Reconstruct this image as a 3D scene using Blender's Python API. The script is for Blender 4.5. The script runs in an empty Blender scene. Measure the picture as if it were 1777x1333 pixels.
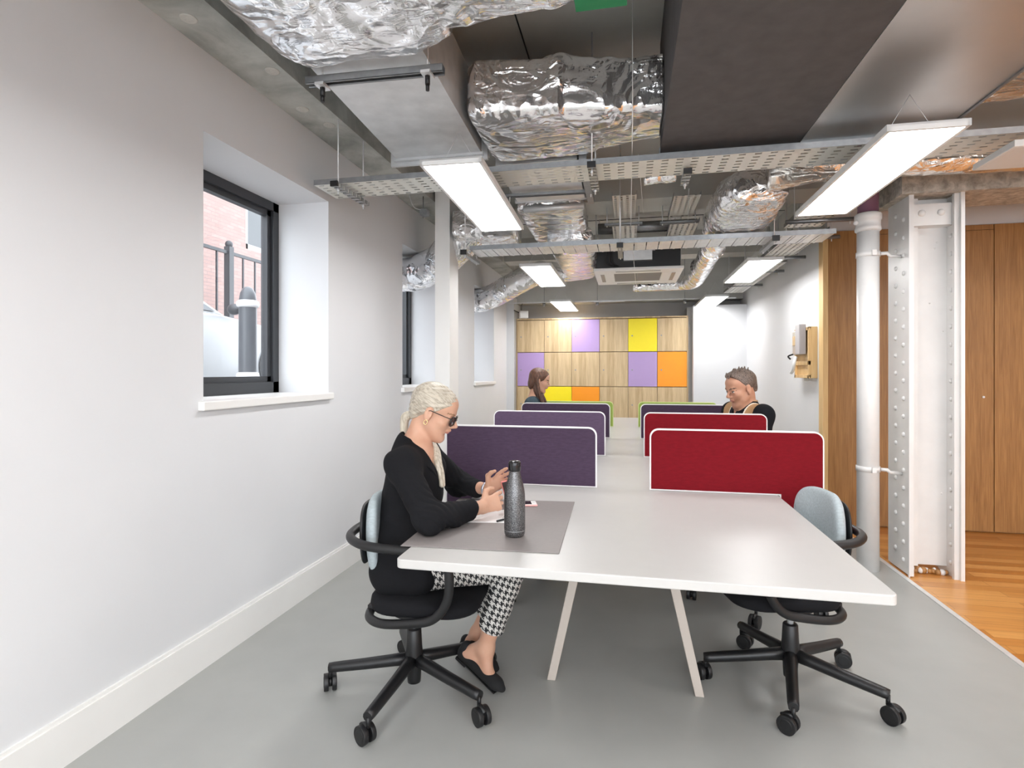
import bpy, bmesh, math, random
import numpy as np
from mathutils import Vector, Matrix, noise
random.seed(5)
PI = math.pi
sc = bpy.context.scene
COL = sc.collection
# ------------------------------------------------------------------ mesh helpers
class MB:
    """collects shapes, then links them as ONE mesh object"""
    def __init__(s): s.v=[]; s.f=[]; s.mi=[]; s.sm=[]
    def add(s, vs, fs, mi=0, sm=False):
        n=len(s.v); s.v+= [tuple(v) for v in vs]
        for f in fs: s.f.append(tuple(n+i for i in f)); s.mi.append(mi); s.sm.append(sm)
    def box(s, a, b, mi=0, R=None, o=(0,0,0)):
        x0,y0,z0=a; x1,y1,z1=b
        vs=[Vector(p) for p in ((x0,y0,z0),(x1,y0,z0),(x1,y1,z0),(x0,y1,z0),(x0,y0,z1),(x1,y0,z1),(x1,y1,z1),(x0,y1,z1))]
        if R is not None: vs=[R@v for v in vs]
        vs=[v+Vector(o) for v in vs]
        s.add(vs,((3,2,1,0),(4,5,6,7),(0,1,5,4),(1,2,6,5),(2,3,7,6),(3,0,4,7)),mi); return s
    def rbox(s, a, b, r=.004, mi=0, seg=2, R=None, o=(0,0,0)):
        bm=bmesh.new(); bmesh.ops.create_cube(bm,size=1)
        a=Vector(a); b=Vector(b); c=(a+b)/2; d=b-a
        for v in bm.verts: v.co=Vector((v.co.x*d.x+c.x,v.co.y*d.y+c.y,v.co.z*d.z+c.z))
        r=min(r,abs(min(d,key=abs))*.49)
        bmesh.ops.bevel(bm,geom=bm.edges[:],offset=r,segments=seg,profile=.5,affect='EDGES')
        for v in bm.verts:
            p=v.co if R is None else R@v.co
            v.co=p+Vector(o)
        s.bm(bm,mi,False); bm.free(); return s
    def bm(s,bm,mi=0,sm=False):
        bm.verts.index_update(); s.add([v.co.copy() for v in bm.verts],[[v.index for v in f.verts] for f in bm.faces],mi,sm)
    def cyl(s, a, b, r0, r1=None, n=16, mi=0, caps=True):
        a=Vector(a); b=Vector(b); r1=r0 if r1 is None else r1
        d=(b-a).normalized(); u=d.orthogonal().normalized(); w=d.cross(u)
        vs=[]
        for c,r in ((a,r0),(b,r1)):
            for i in range(n):
                t=2*PI*i/n; vs.append(c+(u*math.cos(t)+w*math.sin(t))*r)
        s.add(vs,[(i,(i+1)%n,n+(i+1)%n,n+i) for i in range(n)],mi,True)
        if caps: s.add(vs,[tuple(range(n))[::-1],tuple(range(n,2*n))],mi)
        return s
    def tube(s, pts, r, n=10, mi=0, closed=False, rf=None, caps=True):
        P=[Vector(p) for p in pts]; m=len(P); vs=[]; u=None
        for i in range(m):
            if closed: t=(P[(i+1)%m]-P[i-1])
            else: t=P[min(i+1,m-1)]-P[max(i-1,0)]
            t.normalize()
            if u is None: u=t.orthogonal().normalized()
            u=(u-t*u.dot(t)).normalized(); w=t.cross(u)
            rr=r if rf is None else r*rf(i/(m-1))
            for k in range(n):
                a=2*PI*k/n; vs.append(P[i]+(u*math.cos(a)+w*math.sin(a))*rr)
        fs=[]
        for i in range(m if closed else m-1):
            j=(i+1)%m
            off=0
            if closed and j==0:
                best=min(range(n),key=lambda q:(Vector(vs[q])-Vector(vs[i*n])).length); off=best
            for k in range(n): fs.append((i*n+k,i*n+(k+1)%n,j*n+(k+1+off)%n,j*n+(k+off)%n))
        s.add(vs,fs,mi,True)
        if not closed and caps: s.add(vs,[tuple(range(n))[::-1],tuple(range((m-1)*n,m*n))],mi)
        return s
    def lathe(s, prof, c=(0,0,0), n=32, mi=0):
        c=Vector(c); vs=[]; m=len(prof)
        for r,z in prof:
            for k in range(n): a=2*PI*k/n; vs.append(c+Vector((r*math.cos(a),r*math.sin(a),z)))
        s.add(vs,[(i*n+k,i*n+(k+1)%n,(i+1)*n+(k+1)%n,(i+1)*n+k) for i in range(m-1) for k in range(n)],mi,True)
        s.add(vs,[tuple(range(n))[::-1],tuple(range((m-1)*n,m*n))],mi); return s
    def prism(s, poly, ax, lo, hi, mi=0):
        """poly of 2D points extruded along axis ax"""
        def P(p,h):
            if ax==0: return (h,p[0],p[1])
            if ax==1: return (p[0],h,p[1])
            return (p[0],p[1],h)
        n=len(poly); vs=[P(p,lo) for p in poly]+[P(p,hi) for p in poly]
        fs=[tuple(range(n)),tuple(range(2*n-1,n-1,-1))]+[(i,n+i,n+(i+1)%n,(i+1)%n) for i in range(n)]
        s.add(vs,fs,mi); return s
    def sphere(s,c,r,mi=0,n=12,sz=(1,1,1)):
        bm=bmesh.new(); bmesh.ops.create_uvsphere(bm,u_segments=n,v_segments=max(6,n//2+2),radius=r)
        for v in bm.verts: v.co=Vector((v.co.x*sz[0],v.co.y*sz[1],v.co.z*sz[2]))+Vector(c)
        s.bm(bm,mi,True); bm.free(); return s
    def build(s, name, mats, parent=None, loc=None, fix=True):
        me=bpy.data.meshes.new(name); me.from_pydata(s.v,[],s.f)
        if not isinstance(mats,(list,tuple)): mats=[mats]
        for m in mats: me.materials.append(m)
        me.polygons.foreach_set('material_index',s.mi); me.polygons.foreach_set('use_smooth',s.sm)
        if fix:
            bm=bmesh.new(); bm.from_mesh(me); bmesh.ops.remove_doubles(bm,verts=bm.verts,dist=1e-6)
            bmesh.ops.recalc_face_normals(bm,faces=bm.faces); bm.to_mesh(me); bm.free()
        me.update()
        o=bpy.data.objects.new(name,me); COL.objects.link(o)
        if parent is not None: o.parent=parent
        if loc is not None: o.location=loc
        return o
def tag(o,label,cat,group=None,kind=None):
    o['label']=label; o['category']=cat
    if group: o['group']=group
    if kind: o['kind']=kind
    return o
def thing(name,label,cat,loc=(0,0,0),rz=0,group=None):
    o=bpy.data.objects.new(name,None); COL.objects.link(o); o.empty_display_size=.05
    o.location=loc; o.rotation_euler=(0,0,rz); tag(o,label,cat,group); return o
def struct(o): o['kind']='structure'; return o
def dup(root,loc=None,rz=None,label=None):
    def cp(o,parent):
        c=o.copy(); COL.objects.link(c); c.parent=parent
        for ch in kids.get(o.name,[]): cp(ch,c)
        return c
    kids={}
    for ob in COL.objects:
        if ob.parent: kids.setdefault(ob.parent.name,[]).append(ob)
    r=cp(root,None)
    if loc is not None: r.location=loc
    if rz is not None: r.rotation_euler=(0,0,rz)
    if label: r['label']=label
    return r
def spline(pts,n=8,closed=False):
    P=[Vector(p) for p in pts]; m=len(P); out=[]
    for i in range(m if closed else m-1):
        g=lambda k: P[k%m] if closed else P[max(0,min(m-1,k))]
        a,b,c,d=g(i-1),g(i),g(i+1),g(i+2)
        for k in range(n):
            t=k/n
            out.append(.5*((2*b)+(c-a)*t+(2*a-5*b+4*c-d)*t*t+(3*b-a-3*c+d)*t**3))
    if not closed: out.append(P[-1])
    return out
# ------------------------------------------------------------------ materials
class NT:
    def __init__(s,name):
        s.m=bpy.data.materials.new(name); s.m.use_nodes=True; s.t=s.m.node_tree; s.n=s.t.nodes
        s.b=s.n['Principled BSDF']; s.out=s.n['Material Output']
    def nd(s,ty,**kw):
        x=s.n.new(ty)
        for k,v in kw.items():
            if k in x.inputs: x.inputs[k].default_value=v
            else: setattr(x,k,v)
        return x
    def l(s,a,b): s.t.links.new(a,b)
    def coord(s,scale=(1,1,1),rot=(0,0,0),kind='Object'):
        c=s.nd('ShaderNodeTexCoord'); mp=s.nd('ShaderNodeMapping')
        mp.inputs['Scale'].default_value=scale; mp.inputs['Rotation'].default_value=rot
        if any(rot):
            m0=s.nd('ShaderNodeMapping'); m0.inputs['Rotation'].default_value=rot; mp.inputs['Rotation'].default_value=(0,0,0)
            s.l(c.outputs[kind],m0.inputs['Vector']); s.l(m0.outputs[0],mp.inputs['Vector']); return mp.outputs[0]
        s.l(c.outputs[kind],mp.inputs['Vector']); return mp.outputs[0]
    def math(s,op,a,b=None,c=None):
        x=s.n.new('ShaderNodeMath'); x.operation=op
        for i,v in enumerate((a,b,c)):
            if v is None: continue
            if isinstance(v,(int,float)): x.inputs[i].default_value=v
            else: s.l(v,x.inputs[i])
        return x.outputs[0]
    def ramp(s,fac,stops):
        r=s.n.new('ShaderNodeValToRGB'); s.l(fac,r.inputs[0]); e=r.color_ramp.elements
        while len(e)<len(stops): e.new(.5)
        for q,(p,c) in zip(e,stops): q.position=p; q.color=(*c,1)
        return r.outputs[0]
    def bump(s,h,strength=.3,dist=.01):
        b=s.n.new('ShaderNodeBump'); b.inputs['Strength'].default_value=strength; b.inputs['Distance'].default_value=dist
        s.l(h,b.inputs['Height']); s.l(b.outputs[0],s.b.inputs['Normal']); return b
def rgb(h):
    h=h.lstrip('#'); c=[int(h[i:i+2],16)/255 for i in (0,2,4)]
    return tuple(x/12.92 if x<=.04045 else ((x+.055)/1.055)**2.4 for x in c)
def plain(name,col,rough=.5,metal=0,spec=.5,var=0,scale=20,bump=0,bscale=200,kind='Object'):
    t=NT(name); t.b.inputs['Roughness'].default_value=rough; t.b.inputs['Metallic'].default_value=metal
    t.b.inputs['Specular IOR Level'].default_value=spec
    c=rgb(col) if isinstance(col,str) else col
    nz=t.nd('ShaderNodeTexNoise',Scale=scale,Detail=4.0); t.l(t.coord(kind=kind),nz.inputs['Vector'])
    v=max(var,.01)
    t.l(t.ramp(nz.outputs['Fac'],[(.3,tuple(x*(1-v) for x in c)),(.7,tuple(min(1,x*(1+v)) for x in c))]),t.b.inputs['Base Color'])
    if bump:
        n2=t.nd('ShaderNodeTexNoise',Scale=bscale,Detail=2.0); t.l(t.coord(kind=kind),n2.inputs['Vector']); t.bump(n2.outputs['Fac'],bump,.003)
    return t.m
def wood(name,dark,light,axis=2,scale=1.,rough=.45,boards=0):
    t=NT(name); t.b.inputs['Roughness'].default_value=rough
    s=[14*scale]*3; s[axis]=1.1*scale
    n=t.nd('ShaderNodeTexNoise',Scale=1.6,Detail=7.0,Roughness=.62,Distortion=.6); t.l(t.coord(s),n.inputs['Vector'])
    s2=[70*scale]*3; s2[axis]=2.5*scale
    n2=t.nd('ShaderNodeTexNoise',Scale=2.0,Detail=3.0); t.l(t.coord(s2),n2.inputs['Vector'])
    m=t.math('MULTIPLY_ADD',n2.outputs['Fac'],.45,t.math('MULTIPLY',n.outputs['Fac'],.6))
    if boards:
        cc=t.nd('ShaderNodeTexCoord'); sp=t.nd('ShaderNodeSeparateXYZ'); t.l(cc.outputs['Object'],sp.inputs[0])
        f=t.math('FLOOR',t.math('DIVIDE',sp.outputs[0],boards)); w=t.nd('ShaderNodeTexWhiteNoise',noise_dimensions='1D'); t.l(f,w.inputs['W'])
        m=t.math('ADD',m,t.math('MULTIPLY',t.math('SUBTRACT',w.outputs['Value'],.5),.22))
    t.l(t.ramp(m,[(.3,rgb(dark)),(.72,rgb(light))]),t.b.inputs['Base Color'])
    t.bump(n2.outputs['Fac'],.08,.002)
    return t.m
def foilmat(name,tint=(.97,.97,.98),rough=.16,b=.75):
    t=NT(name); t.b.inputs['Metallic'].default_value=.88; t.b.inputs['Base Color'].default_value=(*tint,1)
    def ridge(scale,co,det=3.,dis=.8):
        n=t.nd('ShaderNodeTexNoise',Scale=scale,Detail=det,Roughness=.55,Distortion=dis); t.l(co,n.inputs['Vector'])
        return t.math('SUBTRACT',1.,t.math('MULTIPLY',t.math('ABSOLUTE',t.math('SUBTRACT',n.outputs['Fac'],.5)),4.))
    mk=t.nd('ShaderNodeTexNoise',Scale=2.6,Detail=1.); t.l(t.coord(),mk.inputs['Vector'])
    mk=t.math('MULTIPLY',t.math('SUBTRACT',mk.outputs['Fac'],.36),3.); mk=t.math('MAXIMUM',t.math('MINIMUM',mk,1.),.08)
    h=t.math('ADD',t.math('MULTIPLY',ridge(3.2,t.coord((1,1.3,1)),2.),1.3),t.math('MULTIPLY',t.math('MULTIPLY',ridge(9.,t.coord((.45,1.7,1)),2.,1.5),.55),mk))
    h=t.math('ADD',h,t.math('MULTIPLY',t.math('MULTIPLY',ridge(30.,t.coord((1.2,.6,1)),1.,.5),.12),mk))
    t.bump(h,b,.024)
    t.b.inputs['Roughness'].default_value=rough
    return t.m
def perfmat(name,col,px,py,a,b,axes=(0,1),metal=.7,rough=.4,stagger=True):
    """sheet metal with rows of real see-through slots"""
    t=NT(name); t.b.inputs['Base Color'].default_value=(*rgb(col),1); t.b.inputs['Metallic'].default_value=metal; t.b.inputs['Roughness'].default_value=rough
    cc=t.nd('ShaderNodeTexCoord'); sp=t.nd('ShaderNodeSeparateXYZ'); t.l(cc.outputs['Object'],sp.inputs[0])
    X=sp.outputs[axes[0]]; Y=sp.outputs[axes[1]]
    fy=t.math('DIVIDE',Y,py); fx=t.math('DIVIDE',X,px)
    if stagger: fy=t.math('ADD',fy,t.math('MULTIPLY',t.math('MODULO',t.math('ABSOLUTE',t.math('FLOOR',fx)),2.),.5))
    hx=t.math('LESS_THAN',t.math('ABSOLUTE',t.math('SUBTRACT',t.math('FRACT',fx),.5)),a/px)
    hy=t.math('LESS_THAN',t.math('ABSOLUTE',t.math('SUBTRACT',t.math('FRACT',fy),.5)),b/py)
    m=t.math('MULTIPLY',hx,hy)
    tr=t.nd('ShaderNodeBsdfTransparent'); mx=t.nd('ShaderNodeMixShader')
    t.l(m,mx.inputs[0]); t.l(t.b.outputs[0],mx.inputs[1]); t.l(tr.outputs[0],mx.inputs[2]); t.l(mx.outputs[0],t.out.inputs[0])
    return t.m
M={}
M['wall']=plain('white_paint',(.70,.705,.72),.62,var=.012,scale=3,bump=.05,bscale=120)
M['wallwarm']=plain('white_gloss',(.82,.81,.79),.4,var=.012,scale=6,bump=.05,bscale=60)
M['reveal']=plain('reveal_paint',(.8,.81,.83),.55,var=.01)
M['steelwhite']=plain('painted_steel',(.71,.70,.69),.38,var=.03,scale=9,bump=.12,bscale=45)
M['grey_paint']=plain('grey_paint',(.60,.60,.58),.7,var=.08,scale=3)
M['grey_wall']=plain('grey_wall',(.42,.41,.40),.7,var=.05,scale=2)
M['dark']=plain('charcoal_board',(.085,.079,.079),.75,var=.14,scale=14,bump=.15,bscale=300)
M['black']=plain('black_plastic',(.008,.008,.009),.45,var=.1)
M['blackmetal']=plain('black_powder_coat',(.009,.009,.010),.4,var=.1)
M['galv']=plain('galvanised_steel',(.74,.75,.76),.40,.45,var=.08,scale=12)
M['galvdark']=plain('galvanised_channel',(.33,.34,.35),.42,.9,var=.1,scale=30)
M['ductside']=plain('duct_sheet',(.60,.61,.63),.4,.5,var=.05,scale=8)
M['satin']=plain('satin_steel',(.62,.615,.61),.34,.85,var=.03,scale=5)
M['foil']=foilmat('aluminium_foil')
M['foil_warmlight']=foilmat('warmlight_tinted_foil',(.93,.88,.82),.24)  # foil with warm reflected light put into its base colour
M['desk']=plain('white_laminate',(.52,.51,.495),.34,var=.006,spec=.4)
M['deskleg']=plain('desk_leg',(.52,.46,.41),.45)
M['mat']=plain('grey_mat',(.24,.215,.21),.55,var=.03,scale=60)
M['trim']=plain('white_trim',(.82,.81,.81),.4)
M['dial']=plain('white_plastic',(.80,.80,.79),.4)
M['floor']=plain('grey_vinyl',(.37,.375,.36),.32,var=.035,scale=5,spec=.35,bump=.03,bscale=9)
M['oak']=wood('oak_panel','#84592f','#b5864f',2,1.)
M['oakedge']=wood('oak_edge','#c8a068','#e6c690',2,1.)
M['lockwood']=wood('pale_oak','#b0926a','#dcc49c',2,.8,.5,boards=.11)
M['lilac']=plain('lilac_laminate',rgb('#b498cc'),.4)
M['yellow']=plain('yellow_laminate',(.98,.80,.0),.4)
M['orange']=plain('orange_laminate',rgb('#ff9c00'),.4)
def fabric(name,col,sc=900):
    t=NT(name); t.b.inputs['Roughness'].default_value=.9; t.b.inputs['Specular IOR Level'].default_value=.2
    n=t.nd('ShaderNodeTexNoise',Scale=sc,Detail=2.); t.l(t.coord((1,1,1)),n.inputs['Vector'])
    n3=t.nd('ShaderNodeTexNoise',Scale=130.,Detail=3.); t.l(t.coord((.25,1,1)),n3.inputs['Vector'])
    c=rgb(col)
    m=t.math('ADD',t.math('MULTIPLY',n.outputs['Fac'],.5),t.math('MULTIPLY',n3.outputs['Fac'],.5))
    t.l(t.ramp(m,[(.35,tuple(x*.84 for x in c)),(.65,tuple(min(1,x*1.14) for x in c))]),t.b.inputs['Base Color'])
    t.bump(m,.25,.002); return t.m
M['purple']=fabric('purple_fabric','#4a3b4e')
M['purple2']=fabric('mauve_fabric','#5a4a60')
M['red']=fabric('red_fabric','#76101b')
M['green']=fabric('green_fabric','#93a855')
M['greyfab']=fabric('pale_grey_fabric','#a9b3b7')
M['blackfab']=fabric('black_fabric','#17171a')
M['tray']=perfmat('perforated_tray','#dcdbd3',.075,.044,.017,.0065,metal=.2,stagger=False)
M['tray2']=perfmat('perforated_tray_long','#d6d3cc',.046,.055,.009,.014,metal=.2)
M['slot']=perfmat('slotted_channel','#b4b6b8',5.,.05,9,.009,axes=(0,1),metal=.8,stagger=False)
def emis(name,col,st):
    t=NT(name); t.b.inputs['Emission Color'].default_value=(*col,1); t.b.inputs['Emission Strength'].default_value=st
    t.b.inputs['Base Color'].default_value=(.8,.8,.8,1); return t.m
M['lamp']=emis('lit_diffuser',(1,.995,.99),9.2)
M['lampoff']=plain('unlit_diffuser',(.72,.70,.68),.5)
# concrete
def concrete(name,a,b,sc=1.3,bump=.2):
    t=NT(name); t.b.inputs['Roughness'].default_value=.8
    n=t.nd('ShaderNodeTexNoise',Scale=sc,Detail=9.,Roughness=.6,Distortion=.5); t.l(t.coord(),n.inputs['Vector'])
    t.l(t.ramp(n.outputs['Fac'],[(.32,rgb(a)),(.68,rgb(b))]),t.b.inputs['Base Color'])
    n2=t.nd('ShaderNodeTexNoise',Scale=60.,Detail=4.); t.l(t.coord(),n2.inputs['Vector']); t.bump(n2.outputs['Fac'],bump,.004)
    return t.m
M['conc']=concrete('soffit_concrete','#8b8d88','#cacbc6',3.2)
M['concdark']=concrete('ceiling_concrete','#c4c2bd','#d8d6d1',.9)
M['conclight']=concrete('beam_concrete','#c4c2bb','#d2d0ca',.8)
M['rough']=concrete('rough_concrete','#8f887e','#cfc8bd',22.,1.)
# oak strip floor
t=NT('oak_floor'); t.b.inputs['Roughness'].default_value=.3
br=t.nd('ShaderNodeTexBrick',offset=.37,squash=1.0); t.l(t.coord(),br.inputs['Vector'])
br.inputs['Color1'].default_value=(*rgb('#b5722f'),1); br.inputs['Color2'].default_value=(*rgb('#dba05c'),1); br.inputs['Mortar'].default_value=(*rgb('#7a4a20'),1)
br.inputs['Scale'].default_value=1; br.inputs['Mortar Size'].default_value=.0009; br.inputs['Brick Width'].default_value=1.1; br.inputs['Row Height'].default_value=.085; br.inputs['Bias'].default_value=.0
n=t.nd('ShaderNodeTexNoise',Scale=3.,Detail=6.); t.l(t.coord((1.2,16,1)),n.inputs['Vector'])
mx=t.nd('ShaderNodeMix',data_type='RGBA',blend_type='MULTIPLY'); mx.inputs[0].default_value=.45
t.l(br.outputs['Color'],mx.inputs[6]); t.l(t.ramp(n.outputs['Fac'],[(.3,(.62,.58,.55)),(.7,(1,1,1))]),mx.inputs[7]); t.l(mx.outputs[2],t.b.inputs['Base Color'])
M['oakfloor']=t.m
# glass
def glass(name):
    t=NT(name); t.n.remove(t.b); g=t.nd('ShaderNodeBsdfGlossy',Roughness=.02); tr=t.nd('ShaderNodeBsdfTransparent')
    tr.inputs[0].default_value=(.97,.98,.99,1); mx=t.nd('ShaderNodeMixShader'); mx.inputs[0].default_value=.05
    t.l(tr.outputs[0],mx.inputs[1]); t.l(g.outputs[0],mx.inputs[2]); t.l(mx.outputs[0],t.out.inputs[0]); return t.m
M['glass']=glass('window_glass')
M['frame']=plain('anthracite_frame',(.035,.037,.042),.4)
# ------------------------------------------------------------------ room shell
LX=-1.873; RX=1.68; HC=3.1; REAR=-4.2; FAR=9.1; EX=5.6
def bx(name,a,b,m,mi=0):
    return struct(MB().box(a,b).build(name,m))
bx('floor',(LX-.5,REAR,-.1),(1.735,FAR+.2,0),M['floor'])
bx('floor_oak',(1.765,REAR,-.1),(EX,5.45,0),M['oakfloor'])
bx('trim_1',(1.735,REAR,-.1),(1.765,5.31,.003),M['galv'])
bx('ceiling',(LX-.5,REAR,HC),(EX,FAR+.2,HC+.2),M['concdark'])
# left wall with three deep window openings
WY=[(2.182,3.256),(4.45,5.53),(6.71,7.74)]; WZ=(1.19,2.415)
mb=MB(); ys=[REAR]+[v for w in WY for v in w]+[FAR+.2]
for i in range(0,len(ys),2): mb.box((LX-.45,ys[i],0),(LX,ys[i+1],2.78))
for a,b in WY: mb.box((LX-.45,a,0),(LX,b,WZ[0])); mb.box((LX-.45,a,WZ[1]),(LX,b,2.78))
struct(mb.build('wall_left',M['wall']))
bx('ceiling_edge_beam',(LX-.45,REAR,2.78),(-1.62,FAR,HC),M['conc'])
struct(MB().box((LX,REAR,0),(LX+.018,8.6,.155)).box((LX,REAR,.155),(LX+.011,8.6,.168)).build('baseboard_left',M['wallwarm']))
for i,(a,b) in enumerate(WY):
    fx0,fx1=LX-.43,LX-.355
    w=MB(); t=.055
    w.box((fx0,a,WZ[0]),(fx1,b,WZ[0]+t+.02)); w.box((fx0,a,WZ[1]-t),(fx1,b,WZ[1])); w.box((fx0,a,WZ[0]),(fx1,a+t,WZ[1])); w.box((fx0,b-t,WZ[0]),(fx1,b,WZ[1]))
    # casement inside the fixed frame
    c0,c1=fx0+.01,fx1-.02; g=.035
    y0,y1,z0,z1=a+t,b-t,WZ[0]+t+.02,WZ[1]-t
    w.box((c0,y0,z0),(c1,y1,z0+g)); w.box((c0,y0,z1-g),(c1,y1,z1)); w.box((c0,y0,z0),(c1,y0+g,z1)); w.box((c0,y1-g,z0),(c1,y1,z1))
    f=struct(w.build('window_%d'%(i+1),M['frame']))
    MB().box((fx0+.03,y0+g,z0+g),(fx0+.038,y1-g,z1-g)).build('glass',M['glass'],f)
    MB().rbox((LX-.355,a+.001,WZ[0]-.002),(LX+.001,b-.001,WZ[0]+.006),.002).rbox((LX-.01,a-.03,WZ[0]-.035),(LX+.03,b+.02,WZ[0]+.006),.005).build('sill',M['wallwarm'],f)
# back: locker recess, white returns, grey wall above
bx('wall_back',(LX-.45,FAR+.02,0),(RX+.2,FAR+.25,HC),M['grey_wall'])
bx('wall_back_left',(LX,8.6,0),(-1.757,FAR+.02,2.5),[M['wall']])
bx('wall_recess_left',(-1.757,8.62,0),(-1.752,FAR+.02,2.3),M['grey_wall'])
bx('trim_3',(.869,8.80,0),(.94,FAR+.02,2.3),M['grey_wall'])
bx('wall_back_right',(.94,8.6,0),(RX,FAR+.02,2.305),M['wall'])
bx('wall_above_lockers',(LX,8.85,2.42),(RX,FAR+.02,HC),M['grey_paint'])
bx('wall_right',(RX,5.36,0),(RX+.16,FAR+.2,2.53),M['wall'])
bx('wall_right_upper',(RX+.01,5.36,2.53),(RX+.16,FAR+.2,HC),M['grey_paint'])
# oak panelled wall
bx('wall_oak_side',(1.66,5.31,0),(1.70,5.42,2.545),M['oakedge'])
struct(MB().box((RX+.02,5.34,0),(EX,5.5,2.545)).build('wall_oak',M['oak']))
mb=MB().box((1.70,5.31,0),(2.085,5.345,2.545)).build('wall_oak_panel',M['oak']); struct(mb)
d=struct(MB().box((2.10,5.312,.012),(2.947,5.345,2.50)).build('door_1',M['oak']))
for z in (.55,1.25,1.95): MB().cyl((2.092,5.306,z),(2.092,5.306,z+.10),.008,n=8).build('hinge',M['galv'],d)
MB().cyl((2.87,5.30,1.12),(2.87,5.312,1.12),.009,n=12).build('lock',M['galv'],d)
d=struct(MB().box((2.953,5.312,.012),(3.80,5.345,2.545)).build('door_2',M['oak']))
d=struct(MB().box((2.10,5.314,2.504),(2.947,5.345,2.545)).build('trim_2',M['oak']))
bx('wall_above_oak',(1.70,5.33,2.55),(EX,5.5,HC),M['wall'])
bx('wall_far_right',(EX,REAR,0),(EX+.15,5.5,HC),M['wall'])
# unseen rear wall, opened nearly full width so sky light fills the front
mb=MB(); 
for x0,x1 in ((LX-.45,-1.8),(1.7,1.8),(EX-.1,EX+.1)): mb.box((x0,REAR-.2,0),(x1,REAR,HC))
mb.box((LX-.45,REAR-.2,0),(EX+.1,REAR,.25)).box((LX-.45,REAR-.2,2.95),(EX+.1,REAR,HC))
struct(mb.build('wall_rear',M['wall']))
# downstand beams and slab joints
bx('ceiling_beam',(-1.62,4.75,2.76),(EX,5.15,HC),M['conclight'])
bx('ceiling_beam_far',(-1.62,7.3,2.80),(RX+.1,7.6,HC),M['concdark'])
mb=MB()
for y in (2.3,5.9,6.6): mb.box((-1.62,y,HC-.006),(RX,y+.006,HC))
for x in (-.55,.45): mb.box((x,.2,HC-.006),(x+.006,9,HC))
struct(mb.build('ceiling_joints',M['black']))
# fixing discs in the edge beam soffit
tmb=MB().lathe([(.034,0),(.034,-.003),(.028,-.005)],n=20)
for a in range(6): tmb.cyl((.017*math.cos(a*PI/3),.017*math.sin(a*PI/3),-.006),(.017*math.cos(a*PI/3),.017*math.sin(a*PI/3),-.003),.005,n=8,mi=1)
for i,(x,y,z,l) in enumerate([(-1.767,1.976,2.78,'nearest the camera at the left'),(-1.68,2.404,2.78,'second from the camera'),(-1.76,2.788,2.78,'just in front of the hanging rods'),(-1.72,3.0,2.78,'between the two hanging rods'),(.1,2.5,HC,'on the dark slab left of the charcoal duct')]):
    if i==0: d0=tmb.build('fixing_disc',[M['conclight'],M['concdark']]); o=d0
    else: o=d0.copy(); COL.objects.link(o)
    o.location=(x,y,z); tag(o,'round pale fixing disc on concrete ceiling, '+l,'fixing disc','fixing discs in the concrete ceiling')
# boxed white post by the second window
bx('column_boxed',(-1.60,4.5,0),(-1.47,4.74,2.95),M['wallwarm'])
# riveted steel column
mb=MB(); x0,x1,y0,y1=1.78,2.09,4.05,4.36; zt=2.47
mb.box((x0,y0,.01),(x0+.022,y1,zt)).box((x1-.022,y0,0),(x1,y1,zt))
mb.box((x0+.02,4.19,.05),(x1-.02,4.21,zt))
mb.box((x0+.02,4.15,.05),(x0+.09,4.165,zt)).box((x1-.034,y0+.025,.0),(x1-.02,y1-.07,zt)).box((x0-.006,y0+.0,.0),(x0,y0+.015,zt))
mb.box((x0+.022,4.10,2.28),(x1-.034,4.19,2.42))
mb.box((x1-.05,y0+.02,.0),(x1-.022,y0+.045,zt))
z=.09; k=0
while z<2.4:
    mb.sphere((x0-.001,4.135,z),.0155,sz=(.75,1,1),n=10)
    mb.sphere((x0-.001,4.245,z+.05),.0155,sz=(.75,1,1),n=10)
    mb.sphere((x1-.037,4.135,z),.0155,sz=(.75,1,1),n=10)
    z+=.118
for x in (1.87,1.98): mb.sphere((x,4.10,2.36),.022,sz=(1,.6,1),n=10)
for q in range(6): mb.sphere((x0+.02+.25*random.random(),4.19,.3+random.random()*2),.006,n=6)
struct(mb.build('column_riveted',M['steelwhite']))
mb=MB()
for i in range(16): mb.sphere((1.82+.21*i/15+random.uniform(-.005,.005),4.175-random.random()*.02,.012+random.random()*.015),.012+random.random()*.012,n=6,mi=i%3//2)
tag(mb.build('rubble',[M['oak'],M['steelwhite']]),'broken brown and white plaster crumbs at the foot of the riveted column','rubble',kind='stuff')
# concrete beam over the column
struct(MB().box((1.72,4.02,2.47),(EX,4.42,2.63)).build('ceiling_beam_rough',M['rough']))
bx('ceiling_beam_top',(1.72,4.1,2.63),(EX,4.4,HC),M['concdark'])
# downpipe
t=thing('drain_pipe','white vertical drain pipe standing left of the riveted steel column','pipe',(1.584,4.18,0))
MB().cyl((0,0,0),(0,0,2.33),.066,n=32).build('pipe',M['steelwhite'],t)
MB().lathe([(.066,2.27),(.078,2.28),(.078,2.30),(.074,2.305),(.074,2.345),(.08,2.35),(.08,2.385),(.07,2.395),(.06,2.395)],n=32).sphere((-.085,-.03,2.33),.016,n=8).build('collar',M['steelwhite'],t)
pp=MB().cyl((0,0,2.38),(0,0,HC),.062,n=32).build('upper_pipe',plain('plum_paint',(.16,.07,.11),.5),t); pp['label']='plum coloured upper length'
for z in (.66,2.10):
    c=MB().cyl((0,0,z),(0,0,z+.035),.071,n=32).box((-.005,-.085,z),(.02,-.066,z+.035)).tube([(.066,-.03,z+.017),(.10,-.04,z+.017),(.12,-.03,z+.0),(.196,-.02,z-.005)],.012,8).build('clip',M['steelwhite'],t)
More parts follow.
